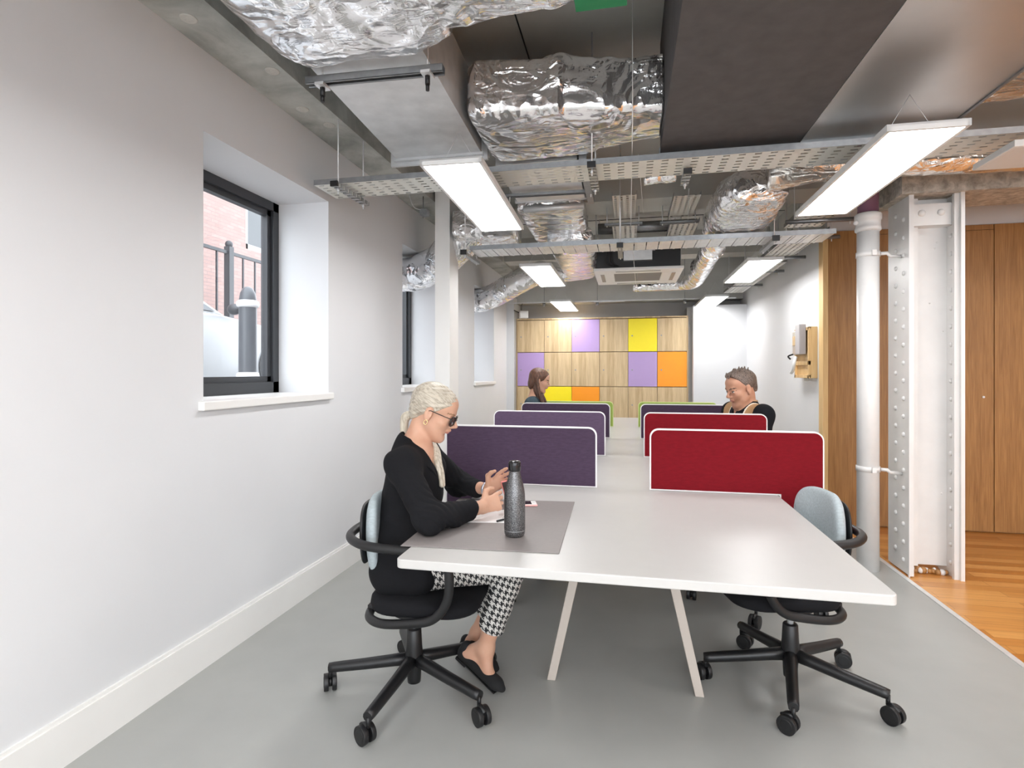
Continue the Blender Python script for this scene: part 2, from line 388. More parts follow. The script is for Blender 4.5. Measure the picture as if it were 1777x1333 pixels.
# ------------------------------------------------------------------ lockers
t=thing('locker_carcass','pale oak surround with a slim top rail framing the coloured lockers','locker frame',(-1.729,8.75,0))
W=2.594; cw=W/6; rows=[(1.636,2.143),(1.10,1.632),(.565,1.096),(.06,.561)]
MB().box((0,.0,2.15),(W,.35,2.172)).build('top_panel',M['lockwood'],t)
MB().box((0,.0,0),(W,.35,.055)).build('plinth',M['lockwood'],t)
for s,x in enumerate((-.018,W)): MB().box((x,0,0),(x+.018,.35,2.172)).build('side_panel',M['lockwood'],t)
scheme=[['w','w','l','w','y','w'],['l','w','w','w','l','o'],['w','y','o','w','w','w'],['w','l','w','y','w','w']]
names={'w':'pale oak','l':'lilac','y':'yellow','o':'orange'}; mm={'w':'lockwood','l':'lilac','y':'yellow','o':'orange'}
cn=['first','second','third','fourth','fifth','last']; rn=["top row","second row","third row","bottom row behind the desks"]
bodym=MB().box((.002,.024,0),(cw-.002,.34,.53))
for r in range(4):
    for c in range(6):
        z0,z1=rows[r]; k=scheme[r][c]
        l=thing('locker','%s locker door, %s from the left in the %s'%(names[k],cn[c],rn[r]),'locker',(-1.729+c*cw,8.745,z0),0,'locker wall at the back of the room')
        MB().box((.001,.026,.001),(cw-.001,.34,z1-z0-.001)).build('body',M['lockwood'],l)
        dr=MB().rbox((.003,0,.003),(cw-.003,.02,z1-z0-.003),.002).build('door',M[mm[k]],l)
        MB().cyl((.06,-.008,(z1-z0)*.48),(.06,.0,(z1-z0)*.48),.011,n=12).build('lock',M['galvdark'],dr)
# ------------------------------------------------------------------ lamps
def lamp_proto(ht=HC-2.285):
    t=thing('panel_light','x','light',(0,0,0),0,'suspended rectangular panel lights')
    w,l=.295,1.25
    MB().box((-w/2,0,0),(-w/2+.014,l,.028)).box((w/2-.014,0,0),(w/2,l,.028)).box((-w/2,0,0),(w/2,.014,.028)).box((-w/2,l-.014,0),(w/2,l,.028)).box((-w/2,0,.020),(w/2,l,.028)).build('frame',M['dial'],t)
    MB().box((-w/2+.014,.014,.003),(w/2-.014,l-.014,.018)).build('diffuser',M['lamp'],t)
    for y in (.15,l-.15):
        MB().cyl((-.1,y,.028),(0,y,.205),.0013,n=5).cyl((.1,y,.028),(0,y,.205),.0013,n=5).build('suspension_wire',M['galv'],t)
    return t
L0=lamp_proto()
spots=[(-.80,2.455,'lit panel light nearest on the left, below the metal duct',.02),(1.155,2.48,'large lit panel light nearest on the right, before the riveted column',0),
 (-.825,5.0,'lit panel light on the left, in front of the wrapped duct branch',0),(1.155,5.13,'middle lit panel light on the right, above the man',0),
 (-.91,7.6,'farthest lit panel light on the left, above the lilac locker door',0),(1.11,7.5,'farthest lit panel light on the right, before the white back wall',0),
 (-.83,-.15,None,0),(1.16,-.15,None,0),(-.83,-2.7,None,0),(1.16,-2.7,None,0),(3.1,.0,None,0),(3.1,-2.5,None,0),(.15,-1.6,None,0),(2.1,-3.6,None,0)]  # unseen ones: rows carried on behind the camera, plus lamps added as fill
for i,(x,y,lab,rz) in enumerate(spots):
    o=L0 if i==0 else dup(L0)
    o.location=(x,y,2.285); o.rotation_euler=(0,0,rz)
    o['label']=lab or 'unseen lit panel light added behind the camera'
    if i==0: o.rotation_euler=(0,0,.03)
# unlit lamp at the right edge, then unseen lamps added to light the oak wall
u=thing('panel_light_unlit','pale unlit panel light at the right edge, in front of the foil pipe','light',(1.605,2.755,2.285),0)
MB().rbox((0,0,0),(1.25,.295,.03),.003).build('frame',M['lampoff'],u)
MB().box((.014,.014,-.001),(1.236,.281,.001)).build('diffuser',M['lampoff'],u)
MB().cyl((.2,.15,.03),(.2,.15,.32),.0015,n=5).cyl((1.05,.15,.03),(1.05,.15,.32),.0015,n=5).build('suspension_wire',M['galv'],u)
for i,(x,y) in enumerate(((3.6,3.45),(4.9,1.2))):
    o=dup(L0,(x,y,2.6),PI/2,'added panel light over the oak floor, out of view, to light the oak wall')
# ------------------------------------------------------------------ ceiling services
def crumple(p,n,amp,fs=5.,ax=None):
    q=Vector(p)*fs; amp*=.6
    r=noise.ridged_multi_fractal(q,.9,2.1,4,.9,2.) if False else 0
    a=1-abs(noise.noise(q))*2; b=1-abs(noise.noise(q*2.3+Vector((7,3,1))))*2; c=noise.noise(q*5.1)
    return amp*(.55*a*a*(1 if a>0 else -1)+.35*b+.25*c-.3)
def foil_loft(name,rings,parent=None,mat=None,amp=.012,n=72,e=5.,seg=.012,fs=5.,sag=0):
    """rings: (centre, half width, half height) along a path; superellipse section"""
    C=[Vector(r[0]) for r in rings]; L=[0]
    for i in range(1,len(C)): L.append(L[-1]+(C[i]-C[i-1]).length)
    m=max(4,int(L[-1]/seg)); vs=[]; cs=[]
    for j in range(m+1):
        s=L[-1]*j/m; i=0
        while i<len(L)-2 and L[i+1]<s: i+=1
        t=(s-L[i])/max(1e-6,L[i+1]-L[i]); tt=t
        c=C[i].lerp(C[i+1],t); d=(C[i+1]-C[i]).normalized()
        if t<.5 and i>0: d=((C[i]-C[i-1]).normalized().lerp(d,.5+t)).normalized()
        if t>.5 and i<len(C)-2: d=(d.lerp((C[i+2]-C[i+1]).normalized(),t-.5)).normalized()
        w=rings[i][1]+(rings[i+1][1]-rings[i][1])*tt; h=rings[i][2]+(rings[i+1][2]-rings[i][2])*tt
        ee=e
        up=Vector((0,0,1)); side=d.cross(up)
        if side.length<.2: side=Vector((0,1,0))
        side.normalize(); up2=side.cross(d).normalized()
        for k in range(n):
            a=2*PI*k/n; ca,sa=math.cos(a),math.sin(a)
            x=math.copysign(abs(ca)**(2/ee),ca)*w; z=math.copysign(abs(sa)**(2/ee),sa)*h
            p=c+side*x+up2*z; nr=(side*ca+up2*sa).normalized()
            p+=nr*crumple(p,nr,amp,fs)
            if sag: 
                if sa<0: p.z-=sag*abs(math.sin(s*7.3))**2*max(0,1-abs(ca))
            vs.append(p)
        cs.append(c)
    mb=MB()
    fs_=[(j*n+k,j*n+(k+1)%n,(j+1)*n+(k+1)%n,(j+1)*n+k) for j in range(m) for k in range(n)]
    vs+= [cs[0],cs[-1]]; z0=len(vs)-2
    fs_+=[((k+1)%n,k,z0) for k in range(n)]+[(m*n+k,m*n+(k+1)%n,z0+1) for k in range(n)]
    mb.add(vs,fs_,0,True)
    return mb.build(name,mat or M['foil'],parent,fix=False)
def rod(mb,x,y,z0,z1=None,r=.004): mb.cyl((x,y,z0),(x,y,HC if z1 is None else z1),r,n=6)
def strut(mb,a,b,sl=None,w=.041,h=.021):
    """open channel bar from a to b"""
    a=Vector(a); b=Vector(b); L=(b-a).length; ang=math.atan2((b-a).y,(b-a).x); R=Matrix.Rotation(ang,3,'Z')
    for p,q in (((0,-w/2,h-.003),(L,w/2,h)),((0,-w/2,0),(L,-w/2+.003,h)),((0,w/2-.003,0),(L,w/2,h)),((0,-w/2,0),(L,-w/2+.010,.003)),((0,w/2-.010,0),(L,w/2,.003))):
        mb.box(p,q,R=R,o=a)
# A big foil wrapped duct at the top of the picture
t=tag(foil_loft('foil_wrapped_duct',[((-.585-.75,1.38,2.80),.62,.20),((-1.28,1.38,2.79),.73,.23),((-.9,1.36,2.78),.74,.23),((-.75,1.32,2.78),.66,.22),((-.3,1.28,2.77),.64,.22),((.02,1.24,2.75),.62,.21),((.16,1.24,2.75),.60,.2)],amp=.03,seg=.010,n=200,e=9,fs=4.2,sag=.012),'large crumpled silver foil duct filling the top left, above the metal duct','foil duct')
# green sign stuck below it
sg=thing('ceiling_sign','green sign hanging against the big foil duct at the top edge','sign',(-.085,1.66,2.50))
MB().rbox((-.082,-.16,0),(.082,.165,.006),.002).build('panel',plain('sign_green',(.005,.20,.07),.4),sg)
MB().cyl((-.06,0,.006),(-.06,0,.06),.002,n=6).cyl((.06,0,.006),(.06,0,.06),.002,n=6).build('wire',M['galv'],sg)
# B metal duct with folded joints
def rect_duct(name,q,z0,z1,parent,mats):
    """q: four floor-plan corners"""
    mb=MB(); vs=[(x,y,z) for z in (z0,z1) for x,y in q]
    mb.add(vs,[(3,2,1,0),(4,5,6,7),(0,1,5,4),(1,2,6,5),(2,3,7,6),(3,0,4,7)]); return mb.build(name,mats,parent)
t=thing('metal_duct','smooth bare metal duct running back from the big foil duct','duct')
rect_duct('duct_body',[(-1.29,1.95),(-.79,1.95),(-.835,3.15),(-1.355,3.15)],2.6,2.93,t,M['galv'])
MB().box((-1.40,3.15,2.565),(-.80,3.17,2.97)).box((-1.37,3.12,2.585),(-.82,3.15,2.60)).box((-1.40,3.17,2.59),(-.80,3.20,2.62)).build('flange',M['galv'],t)
mb=MB()
for y in (2.2,2.45,2.7,2.95):
    for z in (2.64,2.88): mb.sphere((-.805-.045*(y-1.95)/1.2*.9+.003,y,z),.005,n=6)
mb.build('screw',M['galv'],t)
# its hanger
t=thing('duct_hanger','grey channel hanger with threaded rods under the near end of the metal duct','hanger')
mb=MB(); strut(mb,(-1.335,2.15,2.545),(-.735,2.17,2.545),h=.03); mb.build('channel',M['galvdark'],t)
for x in (-1.27,-.80): m_=MB(); rod(m_,x,2.16,2.50); m_.build('threaded_rod',M['galv'],t); MB().cyl((x,2.16,2.50),(x,2.16,2.535),.011,n=6).cyl((x,2.16,2.475),(x,2.16,2.505),.008,.009,n=8).build('end_cap',M['black'],t); MB().box((x-.02,2.13,2.535),(x+.02,2.19,2.547)).build('washer_plate',M['galv'],t)
# D central foil duct butting into the charcoal one
tag(foil_loft('foil_wrapped_duct',[((-.78,2.97,2.73),.30,.13),((-.74,2.97,2.73),.335,.145),((-.40,2.98,2.72),.31,.14),((-.28,2.97,2.73),.315,.148),((-.19,2.95,2.72),.26,.14),((.02,2.94,2.72),.20,.135),((.165,2.94,2.72),.19,.135)],amp=.018,seg=.008,n=160,e=9,fs=5.5,sag=.008),'creased silver foil duct above the middle, butting into the charcoal duct','foil duct')
# E big charcoal and satin duct
t=thing('bulkhead_duct','huge flat duct, half charcoal board and half satin steel, at upper right','duct')
MB().box((.168,-1.4,2.5),(.858,3.09,HC-.02)).build('charcoal_casing',M['dark'],t)
MB().box((.858,-1.4,2.497),(1.483,3.09,HC-.02)).build('steel_casing',M['satin'],t)
MB().box((.162,3.09,2.485),(1.49,3.105,2.53)).box((1.483,-1.4,2.49),(1.495,3.09,2.515)).build('edge_flange',M['galvdark'],t)
# F nearest perforated tray across the room
def tray_x(name,x0,x1,y0,y1,z,label,mat='tray',lip=.03):
    t=thing(name,label,'cable tray',(x0,y0,z)); L=x1-x0; w=y1-y0
    MB().box((0,.002,0),(L,w-.002,.0015)).build('perforated_base',M[mat],t)
    MB().box((0,0,0),(L,.0025,lip)).box((0,w-.0025,0),(L,w,lip)).build('side_rail',M['galvdark'],t); return t
tray_x('cable_tray',-1.80,3.4,2.965,3.225,2.42,'nearest perforated cable tray crossing the whole room under the ducts')
for x,l in ((-1.63,'under the left end of the nearest cable tray, by the window'),(-.185,'under the middle of the nearest cable tray'),(.31,'small slotted bracket right of the middle of the nearest tray')):
    t=thing('tray_hanger','slotted channel hanger '+l if x!=.31 else l+', with rods','hanger')
    y0=2.90 if x<.3 else 3.1
    mb=MB(); mb.box((x-.021,y0,2.382),(x+.021,3.29,2.385)).box((x-.021,y0,2.385),(x-.018,3.29,2.405)).box((x+.018,y0,2.385),(x+.021,3.29,2.405)); mb.build('channel',M['slot'],t)
    MB().box((x-.022,y0-.012,2.38),(x+.022,y0,2.41)).build('end_cap',M['black'],t)
    for y in (2.94,3.25):
        if x>.3 and y<3: continue
        m_=MB(); rod(m_,x,y,2.35); m_.cyl((x,y,2.365),(x,y,2.378),.008,n=6); m_.build('threaded_rod',M['galv'],t)
# G second metal duct, hanger and foil behind
t=thing('metal_duct','short bare metal duct with rolled edges, above the wrapped centre duct','duct')
rect_duct('duct_body',[(-.80,3.35),(-.30,3.35),(-.31,4.12),(-.81,4.12)],2.6,2.9,t,M['galv'])
MB().cyl((-.83,4.12,2.61),(-.29,4.12,2.61),.018,n=10).cyl((-.80,4.30,2.60),(-.33,4.30,2.60),.025,n=12).build('rolled_edge',M['galv'],t)
MB().box((-.285,3.3,2.55),(-.24,4.1,2.95)).build('side_trunking',M['galvdark'],t)
t=thing('duct_hanger','grey channel hanger crossing below the short metal duct','hanger')
mb=MB(); strut(mb,(-.86,3.86,2.56),(-.215,3.88,2.56)); mb.build('channel',M['galvdark'],t)
for x in (-.82,-.25): m_=MB(); rod(m_,x,3.87,2.53); m_.build('threaded_rod',M['galv'],t)
tag(foil_loft('foil_wrapped_duct',[((-.61,4.34,2.74),.25,.13),((-.61,4.4,2.74),.265,.145),((-.62,4.9,2.73),.26,.145),((-.63,5.45,2.72),.25,.145)],amp=.012,seg=.012,n=110,e=8,sag=.004),'crinkled foil duct in the middle, behind the nearest lit panel on the left','foil duct')
tag(foil_loft('foil_wrapped_duct',[((-.52,5.05,2.55),.20,.09),((-.52,5.5,2.54),.21,.10),((-.53,6.3,2.52),.20,.09),((-.56,6.75,2.52),.17,.08)],amp=.010,seg=.014,n=80,e=4),'pinkish foil duct beside the ceiling cassette, right of the middle left light','foil duct',None)
# H left foil branch into the second window, and the long box behind it
tag(foil_loft('foil_duct_branch',[((-2.10,4.93,2.235),.15,.15),((-1.95,4.93,2.24),.15,.155),((-1.7,4.85,2.31),.16,.155),((-1.50,4.78,2.45),.16,.15),((-1.33,4.7,2.58),.16,.15)],amp=.012,seg=.010,n=70,e=2.3,fs=8),'crinkled round foil duct entering the top of the second window','foil duct')
tag(foil_loft('foil_duct_box',[((-1.40,4.70,2.57),.25,.12),((-1.1,4.66,2.56),.25,.12),((-.93,4.66,2.56),.23,.11)],amp=.014,seg=.010,n=90,e=6),'short crumpled foil box right of the white post','foil duct')
# I far left branch
tag(foil_loft('foil_duct_branch',[((-2.10,7.15,2.27),.15,.15),((-1.92,7.15,2.27),.15,.155),((-1.72,7.1,2.32),.15,.15),((-1.30,6.95,2.50),.155,.15),((-1.05,6.85,2.57),.15,.13),((-.7,6.8,2.53),.14,.10),((-.50,6.8,2.52),.12,.07)],amp=.011,seg=.012,n=60,e=2.3,fs=8),'ribbed foil duct bending up from the third window towards the ceiling','foil duct')
# J second trunking across
t=thing('cable_tray_ladder','second ribbed cable tray crossing the room, in front of the ceiling cassette','cable tray',(-1.24,4.30,2.30))
MB().box((0,0,0),(2.67,.003,.035)).box((0,.277,0),(2.67,.28,.035)).build('side_rail',M['galvdark'],t)
mb=MB(); x=.0
while x<2.65: mb.box((x,.003,.001),(x+.085,.277,.004)); mb.box((x+.02,.003,-.002),(x+.035,.277,.001)); x+=.092
mb.build('ribbed_base',M['galv'],t)
for x,l in ((-1.27,'at the left end of the second tray'),(-.06,'under the middle of the second tray'),(1.02,'at the right part of the second tray')):
    t=thing('tray_hanger','slotted channel and rods '+l,'hanger')
    MB().box((x-.018,4.24,2.255),(x+.018,4.66,2.258)).box((x-.018,4.24,2.258),(x-.015,4.66,2.28)).box((x+.015,4.24,2.258),(x+.018,4.66,2.28)).build('channel',M['slot'],t)
    MB().box((x-.024,4.225,2.252),(x+.024,4.24,2.29)).build('end_cap',M['black'],t)
    for y in (4.28,4.62): m_=MB(); rod(m_,x,y,2.24,2.76 if y>4.7 else HC); m_.build('threaded_rod',M['galv'],t)
# K trays running along the room in the middle
def tray_y(x0,x1,y0,y1,z,label,lip=.03,tilt=0):
    t=thing('cable_tray',label,'cable tray',(x0,y0,z)); L=y1-y0; w=x1-x0
    MB().box((.002,0,0),(w-.002,L,.0015)).build('perforated_base',M['tray2'],t)
    MB().box((0,0,0),(.0025,L,lip)).box((w-.0025,0,0),(w,L,lip)).build('side_rail',M['galvdark'],t)
    t.rotation_euler=(tilt,0,0); return t
tray_y(-.12,.065,4.30,4.95,2.66,'short perforated tray running away from the camera, left of the pair over the second tray')
tray_y(-.14,.08,5.0,5.85,2.62,'tapering perforated tray continuing behind the left one of the pair')
tray_y(.34,.54,4.40,5.0,2.66,'short perforated tray running away, right of the pair over the second tray')
tray_y(.36,.60,5.0,5.75,2.62,'perforated tray continuing behind the right one of the pair')
for x,y,l in ((-.05,4.95,'left'),(.42,4.98,'right')):
    t=thing('tray_hanger','dark channel and twin rods carrying the %s of the paired trays'%l,'hanger')
    mb=MB(); strut(mb,(x-.15,y,2.60),(x+.17,y,2.60)); mb.build('channel',M['galvdark'],t)
    for dx in (-.13,.14): m_=MB(); rod(m_,x+dx,y,2.59,2.76); m_.build('threaded_rod',M['galv'],t)
tag(MB().cyl((-.3,5.75,2.78),(.66,5.75,2.78),.055,n=20).build('steel_pipe',M['galvdark']),'dark steel pipe crossing high behind the paired trays','pipe')
tag(foil_loft('foil_pipe_end',[((.10,3.75,2.60),.05,.05),((.3,3.75,2.61),.06,.05)],amp=.008,seg=.01,n=40,e=2.5),'small foil stub above the bracket in the centre','foil duct')
# L ceiling cassette
t=thing('ceiling_cassette','white square air conditioning cassette hanging over the desks','air conditioner',(-.345,5.74,2.35))
w,l=.885,.93
fr=MB()
fr.rbox((0,0,0),(w,.20,.03),.006).rbox((0,l-.20,0),(w,l,.03),.006).rbox((0,.20,0),(.20,l-.20,.03),.006).rbox((w-.20,.20,0),(w,l-.20,.03),.006)
fr.build('fascia',M['dial'],t)
g=MB()
for i in range(14): y=.205+i*(l-.41)/13.4; g.box((.20,y,.004),(w-.20,y+.022,.012))
g.box((w/2-.006,.2,.003),(w/2+.006,l-.2,.012)); g.build('intake_grille',plain('grille_grey',(.30,.28,.26),.5),t)
MB().box((.2,.2,.018),(w-.2,l-.2,.03)).build('grille_backing',M['galvdark'],t)
for a,b in (((.22,.06),(w-.22,.10)),((.22,l-.10),(w-.22,l-.06)),((.06,.22),(.10,l-.22)),((w-.10,.22),(w-.06,l-.22))):
    MB().box((a[0],a[1],-.002),(b[0],b[1],.001)).build('air_slot',M['galvdark'],t)
MB().box((.03,.04,.03),(w-.03,l-.04,.30)).build('housing',M['black'],t)
MB().box((.30,.0,.10),(.58,.05,.20)).box((.27,-.01,.195),(.61,.05,.21)).build('control_box',M['galv'],t)
for x,y in ((.02,.10),(w-.02,.10),(.02,l-.1),(w-.02,l-.1)): m_=MB(); m_.cyl((x,y,.1),(x,y,.75),.004,n=6); m_.build('threaded_rod',M['galv'],t)
mb=MB()
for dx in (0,.03,.05): mb.tube(spline([(.10+dx,.02,.26),(.13+dx,-.02,.18),(.12+dx*1.5,.0,.08),(.2+dx,.03,.05)],6),.007,6)
mb.build('cable',M['black'],t)
# M long foil pipe with the bulging plenum on the right
t=thing('foil_pipe_run','long foil pipe bending from the bulging plenum back past the cassette','foil duct')
foil_loft('plenum',[((.83,3.80,2.52),.17,.10),((.80,3.95,2.51),.21,.13),((.79,4.35,2.48),.22,.14),((.77,4.62,2.47),.20,.12),((.73,4.85,2.46),.09,.08)],t,amp=.022,seg=.008,n=100,e=3.5,fs=7)
foil_loft('side_branch',[((.85,3.72,2.54),.10,.09),((1.1,3.68,2.56),.085,.08),((1.5,3.72,2.57),.08,.075),((2.6,3.80,2.57),.075,.07),((4.0,3.9,2.57),.075,.07)],t,M['foil_warmlight'],amp=.007,seg=.014,n=48,e=2.2,fs=9)
foil_loft('pipe',[((.73,4.80,2.46),.098,.098),((.74,5.2,2.45),.098,.098),((.76,6.0,2.43),.098,.098),((.76,6.7,2.40),.098,.098),((.73,6.95,2.40),.09,.09),((.62,7.1,2.40),.075,.075),((.40,7.15,2.40),.07,.07),((.06,7.15,2.40),.07,.07)],t,amp=.003,seg=.014,n=48,e=2.0,fs=8)
mb=MB()
for y in (5.3,6.2): mb.cyl((.75,y,2.44),(.75,y+.012,2.44),.104,n=24)
mb.build('band',M['foil'],t)
# N stepped tray along the right wall
tray_y(1.20,1.47,3.95,4.75,2.46,'perforated cable tray under the nearest right light, before the oak corner')
tray_y(1.28,1.55,4.80,5.9,2.44,'perforated cable tray running along the right wall above the oak edge')
tray_y(1.30,1.55,6.0,8.2,2.42,'last perforated cable tray along the right wall, reaching the back wall')
for i,(x0,x1,y) in enumerate(((1.13,1.62,4.42),(1.22,1.68,4.98),(1.25,1.66,5.80),(1.2,1.66,6.55),(1.2,1.66,7.55))):
    t=thing('tray_hanger','round-ended support bar with rods under the right wall tray, %s from the camera'%['first','second','third','fourth','fifth'][i],'hanger')
    MB().cyl((x0,y,2.425),(x1,y,2.425),.016,n=10).build('bar',M['galvdark'],t)
    for x in (x0+.06,x1-.06): m_=MB(); rod(m_,x,y,2.39,2.76 if 4.75<y<5.15 else HC); m_.build('threaded_rod',M['galv'],t)
# O conduit and spotlight rail across the back
t=thing('conduit_rail','thin grey conduit rail crossing above the lockers','conduit',(-1.80,8.40,2.375))
MB().box((0,0,0),(3.3,.05,.012)).build('rail',M['galv'],t)
MB().box((1.3,-.02,-.012),(1.75,.06,.0)).build('cover',M['galv'],t)
for x in (.55,1.35,2.6): m_=MB(); m_.cyl((x,.02,0),(x,.02,HC-2.375),.004,n=6).cyl((x-.02,.02,-.03),(x+.02,.02,-.03),.03,n=10); m_.build('hanger_clip',M['galvdark'],t)
# P corner speaker
t=thing('corner_speaker','small pale box speaker on a bracket at the upper left of the lockers','speaker',(-1.57,8.40,2.20),.35)
MB().rbox((-.055,-.05,-.055),(.07,.05,.055),.008).build('cabinet',M['lampoff'],t)
MB().cyl((-.05,.05,.03),(-.12,.14,.08),.008,n=8).build('bracket',M['black'],t)
MB().tube(spline([(-.02,.05,.05),(-.02,.02,.15),(.0,.05,.175)],6),.004,6).build('cable',M['black'],t)
# Q foil at the far right top, orange reflection painted into its tint
tag(foil_loft('foil_wrapped_duct',[((1.60,2.45,2.78),.75,.15),((2.1,2.45,2.79),.75,.15),((3.4,2.5,2.80),.75,.15)],None,M['foil_warmlight'],amp=.026,seg=.014,n=120,e=7,fs=5,sag=.01),'crinkled foil duct with orange reflected light painted in, at the upper right corner','foil duct')
# R trays over the oak hall
tag(MB().box((1.6,4.7,2.66),(3.4,4.95,2.68)).build('cable_tray_high',M['tray']),'perforated tray beyond the rough concrete beam at far right','cable tray')
t=thing('tray_hanger','pale tubular support bar above the oak doors','hanger')
MB().cyl((2.2,4.6,2.60),(3.0,4.6,2.60),.015,n=10).build('bar',M['galv'],t)
m_=MB(); rod(m_,2.9,4.6,2.56); m_.build('threaded_rod',M['galv'],t)
tag(MB().tube(spline([(1.9,3.05,2.47),(2.3,3.12,2.50),(3.2,3.15,2.52)],8),.022,8).tube(spline([(1.9,3.12,2.47),(2.3,3.17,2.49),(3.2,3.2,2.5)],8),.02,8).build('cable_bundle',M['black']),'thick black cables lying on the nearest tray at far right','cable',kind='stuff')
# S pull cords
def cord(name,pts,label): tag(MB().tube(pts,.0022,5).build(name,M['dial']),label,'cord','thin white cords over the desks')
cord('hanging_cord',[(.02,2.6,2.5),(.02,2.6,3.09)],'thin white vertical cord in front of the central foil duct')
cord('hanging_cord',[(.02,2.6,2.5),(.02,3.0,2.47),(.02,4.3,2.43),(.10,7.0,2.3)],'long white cord slanting back below the cassette')
cord('hanging_cord',[(.06,3.4,2.62),(.12,4.6,2.60)],'short white cord slanting over the left paired tray')
cord('hanging_cord',[(.44,4.3,2.68),(.52,5.2,2.60)],'short white cord slanting over the right paired tray')
# T small parts near the second window
t=thing('flue_bracket','small grey clamp and looped cable on the beam beside the white post','bracket')
MB().box((-1.68,4.35,2.62),(-1.62,4.42,2.67)).cyl((-1.66,4.38,2.6),(-1.66,4.38,2.78),.004,n=6).build('clamp',M['galvdark'],t)
MB().tube(spline([(-1.75,4.3,2.77),(-1.72,4.32,2.68),(-1.66,4.36,2.66)],6),.003,6).build('cable',M['galv'],t)
# ------------------------------------------------------------------ bench desk
dk=thing('bench_desk','long white shared bench desk with rounded corners running to the lockers','desk',(0,0,0))
def round_rect(x0,y0,x1,y1,r,n=6):
    out=[]
    for cx,cy,a0 in ((x1-r,y0+r,-90),(x1-r,y1-r,0),(x0+r,y1-r,90),(x0+r,y0+r,180)):
        for i in range(n+1): a=math.radians(a0+90*i/n); out.append((cx+r*math.cos(a),cy+r*math.sin(a)))
    return out
def bevel(o,w=.002,seg=2):
    m=o.modifiers.new('bevel','BEVEL'); m.width=w; m.segments=seg; m.limit_method='ANGLE'; m.angle_limit=.7; return o
DX0,DX1,DY0,DY1=-.73,.712,1.675,7.45
bevel(MB().prism(round_rect(DX0,DY0,DX1,DY1,.022),2,.70,.73).build('tabletop',M['desk'],dk),.004,3)
for y in (2.42,4.6,6.8):
    fr=MB().box((-.62,y-.02,.665),(.60,y+.02,.70)).box((-.19,y-.03,.65),(.15,y+.03,.67)).build('support_beam',M['deskleg'],dk)
    for s,(xt,xb) in enumerate(((-.175,-.325),(.135,.287))):
        MB().add([(xb-.018,y-.03,0),(xb+.018,y-.03,0),(xb+.018,y+.012,0),(xb-.018,y+.012,0),(xt-.02,y-.035,.68),(xt+.02,y-.035,.68),(xt+.02,y+.035,.68),(xt-.02,y+.035,.68)],[(3,2,1,0),(4,5,6,7),(0,1,5,4),(1,2,6,5),(2,3,7,6),(3,0,4,7)])
        mb=MB(); mb.add([(xb-.018,y-.03,0),(xb+.018,y-.03,0),(xb+.018,y+.012,0),(xb-.018,y+.012,0),(xt-.02,y-.035,.68),(xt+.02,y-.035,.68),(xt+.02,y+.035,.68),(xt-.02,y+.035,.68)],[(3,2,1,0),(4,5,6,7),(0,1,5,4),(1,2,6,5),(2,3,7,6),(3,0,4,7)])
        bevel(mb.build('leg',M['deskleg'],dk),.003)
MB().box((-.03,1.95,.64),(.02,7.1,.665)).build('cable_beam',M['deskleg'],dk)
# ------------------------------------------------------------------ desk screens
def screen(x0,x1,y,zt,drop,mat,label,dropside):
    t=thing('desk_screen',label,'desk divider',(0,y,0),0,'fabric desk dividers')
    r=.045; zb=.7315; zl=.60
    def outline(i):
        a=x0+i; b=x1-i; top=zt-i; rr=r-i; P=[]
        for cx,a0 in ((b-rr,0),(a+rr,90)):
            for k in range(9): q=math.radians(a0+90*k/8); P.append((cx+rr*math.cos(q),top-rr+rr*math.sin(q)))
        if dropside=='L': P+=[(a,zl+i),(DX0-.006-i,zl+i),(DX0-.006-i,zb+i),(b,zb+i)]
        else: P+=[(a,zb+i),(DX1+.006+i,zb+i),(DX1+.006+i,zl+i),(b,zl+i)]
        return P
    MB().prism(outline(.007),1,-.014,.014).build('fabric_panel',M[mat],t)
    o,i_=outline(0),outline(.008); n=len(o); mb=MB(); vs=[(p[0],h,p[1]) for h in (-.011,.011) for p in o]+[(p[0],h,p[1]) for h in (-.011,.011) for p in i_]
    fs=[]
    for k in range(n):
        j=(k+1)%n
        fs+= [(k,j,n+j,n+k),(2*n+k,3*n+k,3*n+j,2*n+j),(k,2*n+k,2*n+j,j),(n+k,n+j,3*n+j,3*n+k)]
    mb.add(vs,fs); mb.build('edge_trim',M['trim'] if mat!='green' else plain('green_trim',rgb('#c9d88a'),.5),t)
    return t
SL=(-.972,-.158); SR=(.107,.915)
rows_=[(2.92,1.042,'purple','red','nearest'),(4.03,1.045,'purple2','red','second'),(5.12,1.042,'purple','purple','third'),(6.20,1.004,'green','green','farthest')]
for y,zt,a,b,nm in rows_:
    cn_={'purple':'dark purple','purple2':'mauve purple','red':'red','green':'lime green'}
    screen(*SL,y,zt,0,a,'%s fabric divider with pale edge, %s row, left side of the desk'%(cn_[a],nm),'L')
    screen(*SR,y,zt,0,b,'%s fabric divider with pale edge, %s row, right side of the desk'%(cn_[b],nm),'R')
